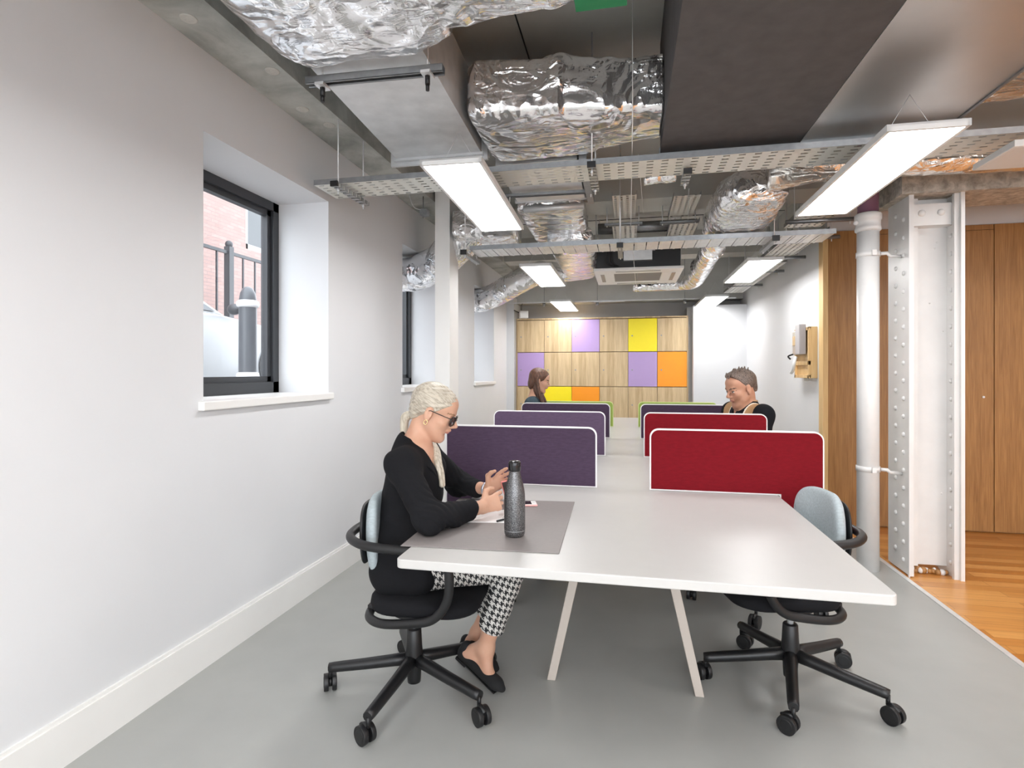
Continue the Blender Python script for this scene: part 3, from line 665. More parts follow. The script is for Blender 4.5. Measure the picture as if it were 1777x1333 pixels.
# ------------------------------------------------------------------ things on the desk
o=MB().prism([(-.765+.0,1.80),(-.222,1.83),(-.240,2.568),(-.780,2.53)],2,.7305,.7335).build('desk_mat',M['mat']); bevel(o,.0015)
tag(o,'thin grey-brown leather desk mat under the steel bottle and papers','desk mat')
t=thing('water_bottle','speckled dark grey steel bottle with glossy cap standing on the desk mat','bottle',(-.404,1.992,.734))
bm_=NT('speckled_steel'); bm_.b.inputs['Metallic'].default_value=.75; bm_.b.inputs['Roughness'].default_value=.36
vz=bm_.nd('ShaderNodeTexVoronoi',Scale=420.); bm_.l(bm_.coord(),vz.inputs['Vector'])
bm_.l(bm_.ramp(vz.outputs['Distance'],[(.15,(.33,.33,.335)),(.55,(.085,.085,.088))]),bm_.b.inputs['Base Color'])
MB().lathe([(.030,0),(.0345,.004),(.0375,.012),(.0378,.022),(.0385,.030),(.0385,.130),(.0378,.150),(.035,.170),(.0305,.190),(.026,.205),(.0225,.218),(.0205,.230),(.020,.240)],n=48).build('body',bm_.m,t)
MB().lathe([(.0385,.0215),(.0391,.0225),(.0385,.0235)],n=48).build('seam',M['galvdark'],t)
MB().lathe([(.0215,.236),(.0225,.239),(.0225,.264),(.0215,.269),(.017,.272),(.008,.273)],n=40).build('cap',plain('glossy_cap',(.03,.03,.032),.12,.6),t)
t=thing('smartphone','white-fronted phone in a pink case lying on the mat behind the bottle','phone',(-.468,2.455,.7338),.28)
MB().rbox((-.07,-.036,0),(.07,.036,.009),.004,seg=3).build('case',plain('pink_case',(.80,.42,.40),.35),t)
MB().rbox((-.067,-.033,.008),(.067,.033,.0096),.001).build('front',M['dial'],t)
MB().box((-.047,-.030,.0094),(.045,.030,.0099)).build('screen',plain('phone_screen',(.03,.02,.02),.1),t)
MB().cyl((.056,0,.0094),(.056,0,.0099),.006,n=16).build('home_button',plain('button_grey',(.6,.6,.6),.3),t)
t=thing('paper_sheet','white papers with a pencil line under her right hand','paper',(-.545,2.225,.7337),.15)
MB().box((-.105,-.085,0),(.115,.10,.0006)).box((-.09,-.07,.0006),(.10,.115,.0011),R=Matrix.Rotation(.12,3,'Z')).build('sheet',M['trim'],t)
MB().box((.045,-.07,.0011),(.048,.02,.0013),R=Matrix.Rotation(-.25,3,'Z')).build('drawn_line',M['black'],t)
tag(MB().box((-.74,2.32,.7337),(-.60,2.50,.7345)).build('notepad',M['trim']),'pale notepad edge showing between her two sleeves','notepad')
t=thing('pen','black pen resting on the papers beside the bottle','pen',(-.475,2.20,.7352),1.0)
MB().cyl((-.06,0,.004),(.06,0,.004),.004,n=10).cyl((.06,0,.004),(.072,0,.004),.003,.0008,n=8).build('barrel',M['black'],t)
MB().box((-.058,-.001,.008),(-.02,.001,.010)).build('clip',M['galv'],t)
# ------------------------------------------------------------------ chairs
def make_chair(loc,rz,label,bphase,detail=True):
    t=thing('office_chair',label,'chair',(loc[0],loc[1],0),rz,'black tube-framed swivel chairs at the bench desk')
    bp=bphase-rz
    b=MB(); b.lathe([(.027,.045),(.028,.06),(.030,.10),(.036,.125),(.037,.16),(.033,.20),(.030,.262),(.026,.268),(.015,.268)],n=24)
    for k in range(5):
        a=bp+k*2*PI/5; ca,sa=math.cos(a),math.sin(a)
        pts=[(ca*r,sa*r,z) for r,z in ((.015,.140),(.08,.133),(.2,.118),(.33,.104),(.352,.102))]
        b.tube(pts,.027,10,rf=lambda q:1.0-.30*q)
    b.build('base',M['blackmetal'],t)
    for k in range(5):
        a=bp+k*2*PI/5; ca,sa=math.cos(a),math.sin(a); r=.347
        al=a+PI/2+(.6,-.9,.35,-.4,1.2)[k]; c=Vector((ca*r,sa*r,0)); fx=Vector((math.cos(al),math.sin(al),0)); sx=Vector((-fx.y,fx.x,0))
        w0=c-fx*.018
        cs=MB(); cs.cyl(c+Vector((0,0,.062)),c+Vector((0,0,.10)),.008,n=10)
        cs.cyl(w0-sx*.007+Vector((0,0,.036)),w0+sx*.007+Vector((0,0,.036)),.020,n=14)
        cs.tube([c+Vector((0,0,.066)),w0+Vector((0,0,.068)),w0-fx*.025+Vector((0,0,.055))],.009,8)
        ch=cs.build('caster',M['black'],t)
        for s in (-1,1):
            w=MB(); p=w0+sx*(s*.0165)+Vector((0,0,.0345)); d=sx*.009
            w.cyl(p-d,p+d,.0345,n=24); w.cyl(p+d*.9*s,p+d*1.12*s,.024,.022,n=20); wo=bevel(w.build('wheel',M['black'],ch),.003)
    MB().cyl((0,0,.262),(0,0,.33),.013,n=16).build('gas_lift',M['galv'],t)
    m=MB(); m.cyl((0,0,.315),(0,0,.37),.03,.045,n=20); m.prism([(.10,.385),(-.16,.385),(-.17,.372),(-.13,.345),(-.05,.315),(.0,.31),(.05,.33)],1,-.035,.035)
    m.box((-.16,-.10,.375),(.14,.10,.392)); m.build('mechanism',M['black'],t)
    # seat
    s=MB(); P=round_rect(-.22,-.215,.22,.215,.12,8)
    n=len(P)
    lay=[(.86,.392),(.97,.402),(1.0,.425),(.985,.445),(.93,.460),(.6,.464),(.1,.460)]
    vs=[(p[0]*k+.08,p[1]*k,z-(.012 if p[0]>.1 else 0)*(z>.42)) for k,z in lay for p in P]; 
    fs=[(i*n+j,i*n+(j+1)%n,(i+1)*n+(j+1)%n,(i+1)*n+j) for i in range(len(lay)-1) for j in range(n)]+[tuple(range(n))[::-1],tuple(range((len(lay)-1)*n,len(lay)*n))]
    s.add(vs,fs,0,True); s.build('seat',M['blackfab'],t)
    # continuous tube: arm hoop above, foot hoop below the seat
    h=[(-.240,0,.675),(-.228,.11,.675),(-.178,.19,.675),(-.09,.245,.674),(.05,.262,.672),(.150,.264,.668),(.205,.262,.635),(.220,.258,.57),(.205,.25,.48),(.150,.24,.415),(.06,.226,.388),(-.06,.20,.368),(-.135,.14,.362),(-.16,.05,.362)]
    full=h+[(x,-y,z) for x,y,z in h[:0:-1]]
    MB().tube(spline(full,7,True),.0175,14,closed=True).build('frame_loop',M['black'],t)
    # backrest: curved pad with a dark shell behind
    def pad(x0,th,w2,h2,zc,mat,name):
        mb=MB(); vs=[]; N=36; rings=[(0,.55),(.25,.93),(.6,1.0),(1,.97),(1.15,.85),(1.22,.5)]
        for dx,k in rings:
            for i in range(N):
                a=2*PI*i/N; y=math.copysign(abs(math.cos(a))**.55,math.cos(a))*w2*k; z=math.copysign(abs(math.sin(a))**.55,math.sin(a))*h2*k
                vs.append((x0+dx*th+y*y*1.1-.04*z+ .25*z*z,y*(1-.10*max(0,z)/h2),zc+z))
        vs+= [(x0-.002,0,zc),(x0+1.24*th,0,zc)]; R=len(rings)
        fs=[(r*N+i,r*N+(i+1)%N,(r+1)*N+(i+1)%N,(r+1)*N+i) for r in range(R-1) for i in range(N)]
        fs+=[((i+1)%N,i,R*N) for i in range(N)]+[((R-1)*N+i,(R-1)*N+(i+1)%N,R*N+1) for i in range(N)]
        mb.add(vs,fs,0,True); o=mb.build(name,mat,t)
        sb=o.modifiers.new('s','SUBSURF'); sb.levels=1; sb.render_levels=1
    pad(-.182,.050,.180,.160,.675,M['greyfab'],'backrest')
    pad(-.206,.020,.155,.125,.672,M['black'],'back_shell')
    return t
R_=math.radians
make_chair((-.87,2.19),R_(3),'black swivel chair with pale grey back, the blonde woman sits in it',R_(48))
make_chair((.671,2.552),R_(180+13),'empty black swivel chair with pale grey back at the right front of the desk',R_(41))
make_chair((-.88,3.45),R_(5),'black swivel chair tucked in behind the nearest purple divider',R_(20))
make_chair((.70,3.45),R_(180),'black swivel chair tucked in behind the nearest red divider',R_(-26))
make_chair((-.98,5.62),R_(0),'black swivel chair under the brown-haired woman, behind the purple dividers',R_(10))
make_chair((.98,4.55),R_(205),'black swivel chair under the man, behind the red dividers',R_(30))
# ------------------------------------------------------------------ entry panel on the right wall
t=thing('wall_handset','grey entry handset on an oak board on the right white wall','intercom',(1.68,5.52,1.27))
mb=MB(); Lw=.44; mb.box((-.055,0,0),(-.035,Lw,.47)); mb.box((-.075,0,0),(-.055,Lw,.03)).box((-.075,0,.44),(-.055,Lw,.47)).box((-.075,0,0),(-.055,.03,.47)).box((-.075,Lw-.03,0),(-.055,Lw,.47)).box((-.075,0,.12),(-.055,Lw,.16)).box((-.035,0,0),(0,Lw,.47))
bevel(mb.build('oak_board',M['oakedge'],t),.002)
MB().rbox((-.105,.17,.22),(-.075,.40,.45),.004).build('steel_plate',M['satin'],t)
MB().rbox((-.135,.07,.22),(-.075,.20,.50),.006).build('grey_box',plain('grey_enamel',(.40,.39,.41),.35),t)
MB().rbox((-.118,.26,.31),(-.105,.35,.40),.003).build('keypad',M['lockwood'],t)
MB().tube(spline([(-.10,.30,.20),(-.12,.28,.14),(-.12,.32,.08),(-.115,.40,.05)],7),.016,10).build('handset',M['dial'],t)
MB().tube(spline([(-.10,.38,.23),(-.14,.41,.21),(-.12,.40,.18)],5),.008,8).build('cradle_hook',M['black'],t)
# ------------------------------------------------------------------ outside the windows
gz=1.08
struct(MB().box((-14,-4,gz-.2),(LX-.46,26,gz)).build('ground_street',plain('pavement',(.28,.28,.28),.8,var=.1)))
tb=NT('brick'); b_=tb.nd('ShaderNodeTexBrick'); tb.l(tb.coord(rot=(PI/2,0,PI/2)),b_.inputs['Vector'])
cc=tb.nd('ShaderNodeTexCoord'); sp=tb.nd('ShaderNodeSeparateXYZ'); cb=tb.nd('ShaderNodeCombineXYZ'); tb.l(cc.outputs['Object'],sp.inputs[0]); tb.l(sp.outputs[1],cb.inputs[0]); tb.l(sp.outputs[2],cb.inputs[1]); tb.l(cb.outputs[0],b_.inputs['Vector'])
b_.inputs['Scale'].default_value=1; b_.inputs['Brick Width'].default_value=.23; b_.inputs['Row Height'].default_value=.075; b_.inputs['Mortar Size'].default_value=.006
b_.inputs['Color1'].default_value=(.26,.16,.14,1); b_.inputs['Color2'].default_value=(.31,.20,.175,1); b_.inputs['Mortar'].default_value=(.20,.14,.13,1); tb.l(b_.outputs['Color'],tb.b.inputs['Base Color'])
h=thing('brick_building','pale red brick building across the street, seen through the first window','building',(-8.5,0,gz))
MB().box((-.3,-2,0),(0,11.2,8)).box((-.3,13.2,0),(0,26,8)).box((-.3,11.2,0),(0,13.2,3.05)).box((-.3,11.2,6),(0,13.2,8)).build('wall',tb.m,h)
wf=MB().box((-.2,11.2,3.05),(-.1,11.4,6)).box((-.2,13.0,3.05),(-.1,13.2,6)).box((-.2,12.1,3.05),(-.1,12.2,6)).box((-.2,11.2,3.05),(-.1,13.2,3.2)).build('window',M['galvdark'],h)
MB().box((-.16,11.3,3.1),(-.15,13.1,6)).build('pane',plain('dull_pane',(.08,.085,.09),.15),wf)
r=thing('street_railing','thin black railing with a post finial outside the first window','railing',(-6.2,0,1.85))
MB().box((-.02,1,1.34),(.02,18,1.39)).box((-.02,1,.05),(.02,18,.08)).build('rail',M['frame'],r)
mb=MB(); y=1.2
while y<17.8: mb.box((-.012,y-.012,.0),(.012,y+.012,1.36)); y+=.30
mb.build('bars',M['frame'],r)
MB().box((-.05,7.72,-.8),(.05,7.82,1.46)).sphere((0,7.77,1.50),.06).build('post',M['frame'],r)
b=thing('bollard','grey street bollard with white bands outside the first window','bollard',(-3.9,5.17,gz),0)
MB().lathe([(.095,0),(.09,.15),(.088,.92),(.086,1.0),(.075,1.07),(.05,1.12),(.015,1.14)],n=28).build('post',plain('bollard_grey',(.075,.08,.09),.35),b)
for z in (.17,.92): MB().lathe([(.09,z),(.108,z+.01),(.112,z+.035),(.108,z+.06),(.088,z+.075)],n=28).build('band',M['trim'],b)
c=thing('parked_car','white parked car behind the street bollard, seen through the first window','car',(-5.7,4.75,gz))
carw=plain('car_white',(.42,.43,.44),.2,spec=.6)
def side_loft(name,prof,w0,w1,mat,par):
    # prof: side outline (y,z) closed; narrows towards the roof
    mb=MB(); n=len(prof); zs=[p[1] for p in prof]; zl,zh=min(zs),max(zs); vs=[]
    for x_ in (-1,-.93,.93,1):
        for y,z in prof:
            k=(z-zl)/(zh-zl); w=w0+(w1-w0)*k; ins=.04 if abs(x_)==1 else 0
            yc=.35; vs.append((x_*w,y-(y-yc)*ins*.6,z-(z-(zl+zh)/2)*ins))
    fs=[(i*n+k,i*n+(k+1)%n,(i+1)*n+(k+1)%n,(i+1)*n+k) for i in range(3) for k in range(n)]+[tuple(range(n))[::-1],tuple(range(3*n,4*n))]
    mb.add(vs,fs,0,True); return bevel(mb.build(name,mat,par),.02,3)
side_loft('body',[(-1.75,.10),(2.75,.10),(2.85,.5),(2.75,.74),(2.3,.86),(1.25,.95),(0,.97),(-1.5,.96),(-1.8,.8),(-1.85,.5)],.86,.84,carw,c)
side_loft('cabin',[(-1.55,.95),(1.35,.93),(.75,1.25),(.35,1.38),(-.4,1.43),(-1.1,1.36)],.80,.62,carw,c)
MB().add([(.782,-1.0,.98),(.800,.95,.98),(.68,.55,1.32),(.66,-.2,1.40),(.665,-.9,1.33)],[(0,1,2,3,4)]) 
mb=MB(); mb.add([(.79,-1.25,.98),(.79,1.15,.98),(.68,.62,1.26),(.645,.3,1.34),(.63,-.4,1.385),(.65,-1.0,1.32)],[(0,1,2,3,4,5)]); mb.add([(.803,-1.25,.98),(.803,1.15,.98),(.693,.62,1.26),(.66,.3,1.34),(.645,-.4,1.385),(.665,-1.0,1.32)],[(0,1,2,3,4,5)]); mb.build('side_window',plain('car_glass',(.10,.11,.12),.08),c)
MB().sphere((.93,1.32,1.02),.10,n=16,sz=(.9,.7,.7)).build('mirror',M['frame'],c)
for y in (-1.1,2.2):
    for s in (-1,1): MB().cyl((s*.68,y,.31),(s*.87,y,.31),.31,n=28).cyl((s*.87,y,.31),(s*.88,y,.31),.19,n=20,mi=1).build('wheel',[M['black'],M['galv']],c)
# ------------------------------------------------------------------ figures: smooth-blended distance fields turned into one mesh
class SDF:
    def __init__(s,lo,hi,h):
        s.lo=np.array(lo,dtype=np.float32); s.h=h
        s.n=(np.ceil((np.array(hi)-np.array(lo))/h)).astype(int)+1
        s.F=np.full(s.n,1.0,dtype=np.float32)
    def _grid(s,c0,c1,pad):
        a=np.maximum(0,np.floor((np.array(c0)-pad-s.lo)/s.h).astype(int)); b=np.minimum(s.n,np.ceil((np.array(c1)+pad-s.lo)/s.h).astype(int)+1)
        if (b<=a).any(): return None
        ax=[s.lo[i]+s.h*np.arange(a[i],b[i],dtype=np.float32) for i in range(3)]
        X=np.meshgrid(*ax,indexing='ij',sparse=True)
        return tuple(slice(a[i],b[i]) for i in range(3)),X
    def _apply(s,sl,d,k,op):
        F=s.F[sl]
        if op=='+':
            if k>0: hh=np.maximum(k-np.abs(F-d),0)/k; r=np.minimum(F,d)-hh*hh*k*.25
            else: r=np.minimum(F,d)
        else: # subtract d
            d=-d
            if k>0: hh=np.maximum(k-np.abs(F-d),0)/k; r=np.maximum(F,d)+hh*hh*k*.25
            else: r=np.maximum(F,d)
        s.F[sl]=r
    def cap(s,a,b,ra,rb=None,k=.02,op='+',flat=None):
        rb=ra if rb is None else rb; a=np.array(a,dtype=np.float32); b=np.array(b,dtype=np.float32); R=max(ra,rb)
        g=s._grid(np.minimum(a,b)-R,np.maximum(a,b)+R,k+3*s.h)
        if g is None: return s
        sl,X=g; ba=b-a; L=float(ba@ba)+1e-9
        P=[X[i]-a[i] for i in range(3)]
        t=np.clip((P[0]*ba[0]+P[1]*ba[1]+P[2]*ba[2])/L,0,1)
        Q=[P[i]-ba[i]*t for i in range(3)]
        if flat is not None: # squash along axis flat[0] by factor flat[1]
            ax=np.array(flat[0]); ax=ax/np.linalg.norm(ax); q=(Q[0]*ax[0]+Q[1]*ax[1]+Q[2]*ax[2]); f=flat[1]-1
            Q=[Q[i]+ax[i]*q*f for i in range(3)]
        d=np.sqrt(Q[0]**2+Q[1]**2+Q[2]**2)-(ra+(rb-ra)*t)
        s._apply(sl,d,k,op); return s
    def ell(s,c,r,R=None,k=.02,op='+'):
        c=np.array(c,dtype=np.float32); m=max(r); g=s._grid(c-m,c+m,k+3*s.h)
        if g is None: return s
        sl,X=g; P=[X[i]-c[i] for i in range(3)]
        if R is not None:
            R=np.array(R); P=[P[0]*R[0][i]+P[1]*R[1][i]+P[2]*R[2][i] for i in range(3)]
        k0=np.sqrt((P[0]/r[0])**2+(P[1]/r[1])**2+(P[2]/r[2])**2); k1=np.sqrt((P[0]/r[0]**2)**2+(P[1]/r[1]**2)**2+(P[2]/r[2]**2)**2)
        d=k0*(k0-1)/np.maximum(k1,1e-6)
        s._apply(sl,d.astype(np.float32),k,op); return s
    def half(s,p,n,k=.0,region=None):
        """cut away the side n points to"""
        n=np.array(n,dtype=np.float32); n/=np.linalg.norm(n)
        g=s._grid(*(region or (s.lo,s.lo+s.n*s.h)),0); sl,X=g
        d=-( (X[0]-p[0])*n[0]+(X[1]-p[1])*n[1]+(X[2]-p[2])*n[2])
        s._apply(sl,np.broadcast_to(d,s.F[sl].shape),k,'-'); return s
    def warp(s,fn):
        g=s._grid(s.lo,s.lo+s.n*s.h,0); sl,X=g; s.F[sl]+=fn(*X).astype(np.float32); return s
    def mesh(s,name,mats,parent=None,mfn=None,smooth=1):
        F=s.F; S=F<0; n=np.array(F.shape)-1
        cor=[(i,j,k) for i in (0,1) for j in (0,1) for k in (0,1)]
        cnt=np.zeros(n,dtype=np.int8)
        for c in cor: cnt+=S[c[0]:c[0]+n[0],c[1]:c[1]+n[1],c[2]:c[2]+n[2]]
        cells=np.argwhere((cnt>0)&(cnt<8)); idx=np.full(n,-1,dtype=np.int32); idx[tuple(cells.T)]=np.arange(len(cells))
        acc=np.zeros((len(cells),3)); num=np.zeros(len(cells))
        for a in cor:
            for ax in range(3):
                if a[ax]==1: continue
                b=list(a); b[ax]=1
                va=F[tuple((cells+a).T)]; vb=F[tuple((cells+b).T)]; cr=(va<0)!=(vb<0)
                t=np.where(cr,va/(np.where(cr,va-vb,1)),0); p=np.array(a)[None]+np.zeros((len(cells),3)); p[:,ax]+=t
                acc[cr]+=p[cr]; num[cr]+=1
        V=s.lo+s.h*(cells+acc/num[:,None]); Q=[]
        for ax in range(3):
            u,v=[(1,2),(2,0),(0,1)][ax]
            sl0=[slice(1,n[i]) for i in range(3)]; sl1=list(sl0); sl0[ax]=slice(0,n[ax]); sl1[ax]=slice(1,n[ax]+1)
            A=S[tuple(sl0)]; B=S[tuple(sl1)]; e=np.argwhere(A!=B); off=np.array([1,1,1]); off[ax]=0; e=e+off
            du=np.zeros(3,int); du[u]=1; dv=np.zeros(3,int); dv[v]=1
            q=np.stack([idx[tuple((e-du-dv).T)],idx[tuple((e-dv).T)],idx[tuple(e.T)],idx[tuple((e-du).T)]],1)
            fl=S[tuple(e.T)]; q[~fl]=q[~fl][:,::-1]; Q.append(q)
        Q=np.concatenate(Q); Q=Q[(Q>=0).all(1)]
        for _ in range(smooth):
            A=np.zeros_like(V); c=np.zeros(len(V))
            for i in range(4):
                j=(i+1)%4; np.add.at(A,Q[:,i],V[Q[:,j]]); np.add.at(A,Q[:,j],V[Q[:,i]]); np.add.at(c,Q[:,i],1); np.add.at(c,Q[:,j],1)
            V=V*.5+.5*A/np.maximum(c,1)[:,None]
        me=bpy.data.meshes.new(name); me.vertices.add(len(V)); me.vertices.foreach_set('co',V.astype(np.float32).ravel())
        me.loops.add(len(Q)*4); me.loops.foreach_set('vertex_index',Q.ravel().astype(np.int32))
        me.polygons.add(len(Q)); me.polygons.foreach_set('loop_start',np.arange(0,len(Q)*4,4,dtype=np.int32)); me.polygons.foreach_set('loop_total',np.full(len(Q),4,dtype=np.int32))
        if not isinstance(mats,(list,tuple)): mats=[mats]
        for m in mats: me.materials.append(m)
        if mfn is not None:
            cen=V[Q].mean(1); me.polygons.foreach_set('material_index',mfn(cen).astype(np.int32))
        me.polygons.foreach_set('use_smooth',np.ones(len(Q),dtype=bool)); me.update(calc_edges=True); me.validate()
        o=bpy.data.objects.new(name,me); COL.objects.link(o)
        if parent is not None: o.parent=parent
        return o
def frame(o,yaw,pitch=0,roll=0):
    """local head frame: x forward, y left, z up -> world"""
    R=(Matrix.Rotation(yaw,3,'Z')@Matrix.Rotation(pitch,3,'Y')@Matrix.Rotation(roll,3,'X'))
    o=Vector(o); return (lambda p: tuple(o+R@Vector(p))), np.array(R)
def skinmat(name,c,sss=.0):
    t=NT(name); t.b.inputs['Roughness'].default_value=.5; t.b.inputs['Specular IOR Level'].default_value=.35
    n=t.nd('ShaderNodeTexNoise',Scale=14.,Detail=5.); t.l(t.coord(),n.inputs['Vector']); c=rgb(c)
    t.l(t.ramp(n.outputs['Fac'],[(.3,(c[0]*.95,c[1]*.88,c[2]*.86)),(.7,(min(1,c[0]*1.04),c[1]*1.05,c[2]*1.05))]),t.b.inputs['Base Color'])
    t.b.inputs['Subsurface Weight'].default_value=.12; t.b.inputs['Subsurface Radius'].default_value=(.012,.005,.003); t.b.inputs['Subsurface Scale'].default_value=.6
    return t.m
def hairmat(name,a,b,rot=(0,0,0),sc=(40,40,5),rough=.42):
    t=NT(name); t.b.inputs['Roughness'].default_value=rough; t.b.inputs['Specular IOR Level'].default_value=.45
    n=t.nd('ShaderNodeTexNoise',Scale=4.,Detail=4.,Distortion=.25); t.l(t.coord(sc,rot),n.inputs['Vector'])
    t.l(t.ramp(n.outputs['Fac'],[(.3,rgb(a)),(.62,rgb(b))]),t.b.inputs['Base Color']); t.bump(n.outputs['Fac'],.7,.006); return t.m
def head(S,P,R,male=0,k=.018,s=1.):
    E=lambda c,r,k=k,op='+': S.ell(P([x*s for x in c]),[x*s for x in r],R,k,op)
    C=lambda a,b,ra,rb=None,k=.012,op='+': S.cap(P([x*s for x in a]),P([x*s for x in b]),ra*s,(rb or ra)*s,k,op)
    E((-.018,0,.040),(.092,.075,.080)); E((.030,0,-.030),(.058,.057,.078),.03); E((.045,0,.050),(.046,.060,.048),.02)
    C((.067,-.010,-.099),(.067,.010,-.099),.0165+.003*male,k=.020)
    C((-.005,.047,-.045),(.048,.026,-.090),.015+.004*male,k=.03); C((-.005,-.047,-.045),(.048,-.026,-.090),.015+.004*male,k=.03)
    C((.079,-.030,.020),(.079,.030,.020),.010+.003*male,k=.02)
    for y in (1,-1):
        E((.093,y*.031,.004),(.016,.018,.012),.012,'-')
        S.ell(P([.0735*s,y*.031*s,.003*s]),[.0125*s]*3,None,.003)
        C((.083,y*.020,.011),(.079,y*.042,.009),.0035,k=.006); C((.083,y*.022,-.005),(.078,y*.041,-.004),.003,k=.006)
        E((.056,y*.037,-.022),(.020,.020,.018),.025)
        C((.096,y*.0095,-.031),(.090,y*.013,-.031),.0065,k=.007)
        E((-.006,y*.076,-.004),(.018,.009,.031),.006); E((.001,y*.088,.001),(.0115,.0095,.020),.002,'-'); E((-.002,y*.075,-.030),(.008,.007,.010),.006)
    C((.085,0,.014),(.110,0,-.021),.0062,.0080,k=.012); C((.110,0,-.023),(.092,0,-.034),.0082,.006,k=.008)
    C((.088,-.013,-.052),(.088,.013,-.052),.006,k=.010); C((.0945,-.004,-.050),(.0945,.004,-.050),.0045,k=.008)
    C((.087,-.010,-.062),(.087,.010,-.062),.0055,k=.008)
    C((.098,-.018,-.0565),(.098,.018,-.0565),.0028,k=.004,op='-')
    E((.086,0,-.073),(.010,.020,.006),.010,'-')
def hand(S,w,d,n,side,curl,L=.17,k=.006,spread=.12,thumb=.6,fs=(1,1,1,1)):
    """w wrist, d direction to the knuckles, n back-of-hand normal, side=+1 thumb on d x n"""
    w=Vector(w); d=Vector(d).normalized(); n=(Vector(n)-d*Vector(n).dot(d)).normalized(); t=d.cross(n)*side
    pl=L*.50
    for q in (-.026,-.009,.009,.026): S.cap(w+t*q*.55,w+d*pl+t*q+n*(.003-abs(q)*.12),.0125,.0105,k=.012)
    for i,q in enumerate((.030,.010,-.010,-.028)):
        base=w+d*(pl-(.0,.0,.004,.012)[i])+t*q; ln=L*(.42,.47,.43,.34)[i]*fs[i]; dd=(d+t*(q*spread*14)).normalized(); a=0; p=base
        c=curl[i] if isinstance(curl,(list,tuple)) else curl
        for j,fr in enumerate((.42,.32,.26)):
            a+=c*(.75,1.0,.8)[j]; v=(dd*math.cos(a)-n*math.sin(a)); e=p+v*ln*fr
            S.cap(p,e,(.0092,.0082,.0075)[j],(.0082,.0075,.0062)[j],k=.004); p=e
    b=w+d*.025+t*.024-n*.006; m=b+(d*.6+t*(.75)-n*.25*thumb).normalized()*.040; e=m+(d*.9+t*.18-n*.45*thumb).normalized()*.030; g=e+(d*.95-t*.10-n*.4*thumb).normalized()*.024
    S.cap(b,m,.0145,.0115,k=.012); S.cap(m,e,.011,.0095,k=.005); S.cap(e,g,.0095,.0072,k=.004)
def near(cen,p,r):
    return ((cen-np.array(p))**2).sum(1)<r*r
def seg_near(cen,a,b,r):
    a=np.array(a);b=np.array(b);ba=b-a;t=np.clip(((cen-a)@ba)/(ba@ba),0,1); return (((cen-a)-t[:,None]*ba)**2).sum(1)<r*r
M['skin']=skinmat('fair_skin','#c99e86'); M['skin2']=skinmat('warm_skin','#bd9078'); M['lips']=plain('lips','#b3776a',.45); M['eyewhite']=plain('eye_white',(.75,.73,.71),.2); M['iris']=plain('iris',(.05,.04,.035),.15)
M['brow']=plain('eyebrow_blonde','#8d6a4e',.7); M['browd']=plain('eyebrow_brown','#4a352a',.7)
M['blond']=hairmat('platinum_hair','#94897a','#c6bdad',(0,-.62,0),(4,34,34)); M['blondl']=hairmat('platinum_lock','#a59a88','#cfc6b6',(0,0,0),(30,30,3))
def faceparts(P,R,s,lipm,browm):
    """returns material function: 0 skin,1 lips,2 brow,3 eye white,4 iris"""
    g=lambda *p: np.array(P([x*s for x in p]))
    def fn(cen):
        m=np.zeros(len(cen))
        L=((cen-np.array(P((0,0,0))))@R)/s
        x,y,z=L.T
        m[(x>.080)&(np.abs(y)<.021)&(np.abs(z+.0572)<.0085*(1-(np.abs(y)/.024)**2))]=1
        for sg in (1,-1):
            yy=y*sg
            m[(x>.060)&(yy>.014)&(yy<.050)&(np.abs(z-(.0205+.006*np.sin((yy-.014)/.036*PI*.8)))<.0032)]=2
            e=(x>.066)&(((yy-.031)/.0135)**2+((z-.0025)/.0042)**2<1); m[e]=3
            m[e&(np.abs(yy-.031)<.0055)]=4
            m[(x>.066)&(((yy-.031)/.016)**2+((z-.0068)/.0022)**2<1)]=2
        return m
    return fn
M['blazer']=fabric('blazer_cloth','#151518',500)
wm=thing('person','person with platinum hair in a black blazer and glasses, reading at the near desk','person',(0,0,0))
wm.location=(0,0,0)
yaw=R_(6); hp=R_(22); hs=.98
HC_=Vector((-.808,2.262,1.158)); P,R=frame(HC_,yaw,hp)
nb=Vector((-.885,2.235,1.02))          # neck base
SR_=Vector((-.875,2.065,.962)); SLf=Vector((-.905,2.405,.965))
ER=Vector((-.715,1.945,.787)); WR=Vector((-.578,2.185,.783))
EL=Vector((-.80,2.60,.785)); WL=Vector((-.622,2.462,.795))
hipR=Vector((-.90,2.11,.535)); hipL=Vector((-.915,2.29,.535)); kR=Vector((-.475,2.27,.535)); kL=Vector((-.47,2.42,.54)); aR=Vector((-.592,2.295,.165)); aL=Vector((-.665,2.44,.15))
toeR=Vector((-.535,2.245,.045)); heelR=Vector((-.685,2.315,.115))
toeL=Vector((-.60,2.41,.03)); heelL=Vector((-.73,2.48,.06))
S=SDF((-1.06,1.82,-.02),(-.36,2.72,1.32),.0032)
head(S,P,R,0,s=hs)
S.cap(P((-.034,0,-.045)),nb,.043,.050,k=.022); S.cap(P((-.024,0,-.07)),nb+Vector((.018,0,.0)),.030,.036,k=.02)
S.cap(SR_,SLf,.050,.050,k=.05); S.ell(nb+Vector((.0,0,-.10)),(.085,.13,.13),None,.05)
S.ell((-.885,2.23,.78),(.09,.125,.15),None,.05); S.ell((-.895,2.20,.60),(.11,.15,.12),None,.05)
for a,b,c,r0,r1,r2 in ((SR_,ER,WR,.045,.036,.026),(SLf,EL,WL,.045,.036,.026)): S.cap(a,b,r0,r1,k=.03); S.cap(b,c,.036,r2,k=.02)
hand(S,WR,(.60,.76,.12),(.50,-.80,.30),-1,[.42,.5,.55,.6],L=.165,thumb=.7)
hand(S,WL,(.74,-.12,.55),(-.2,.95,.1),1,[.22,.30,.4,.5],L=.165,thumb=.8)
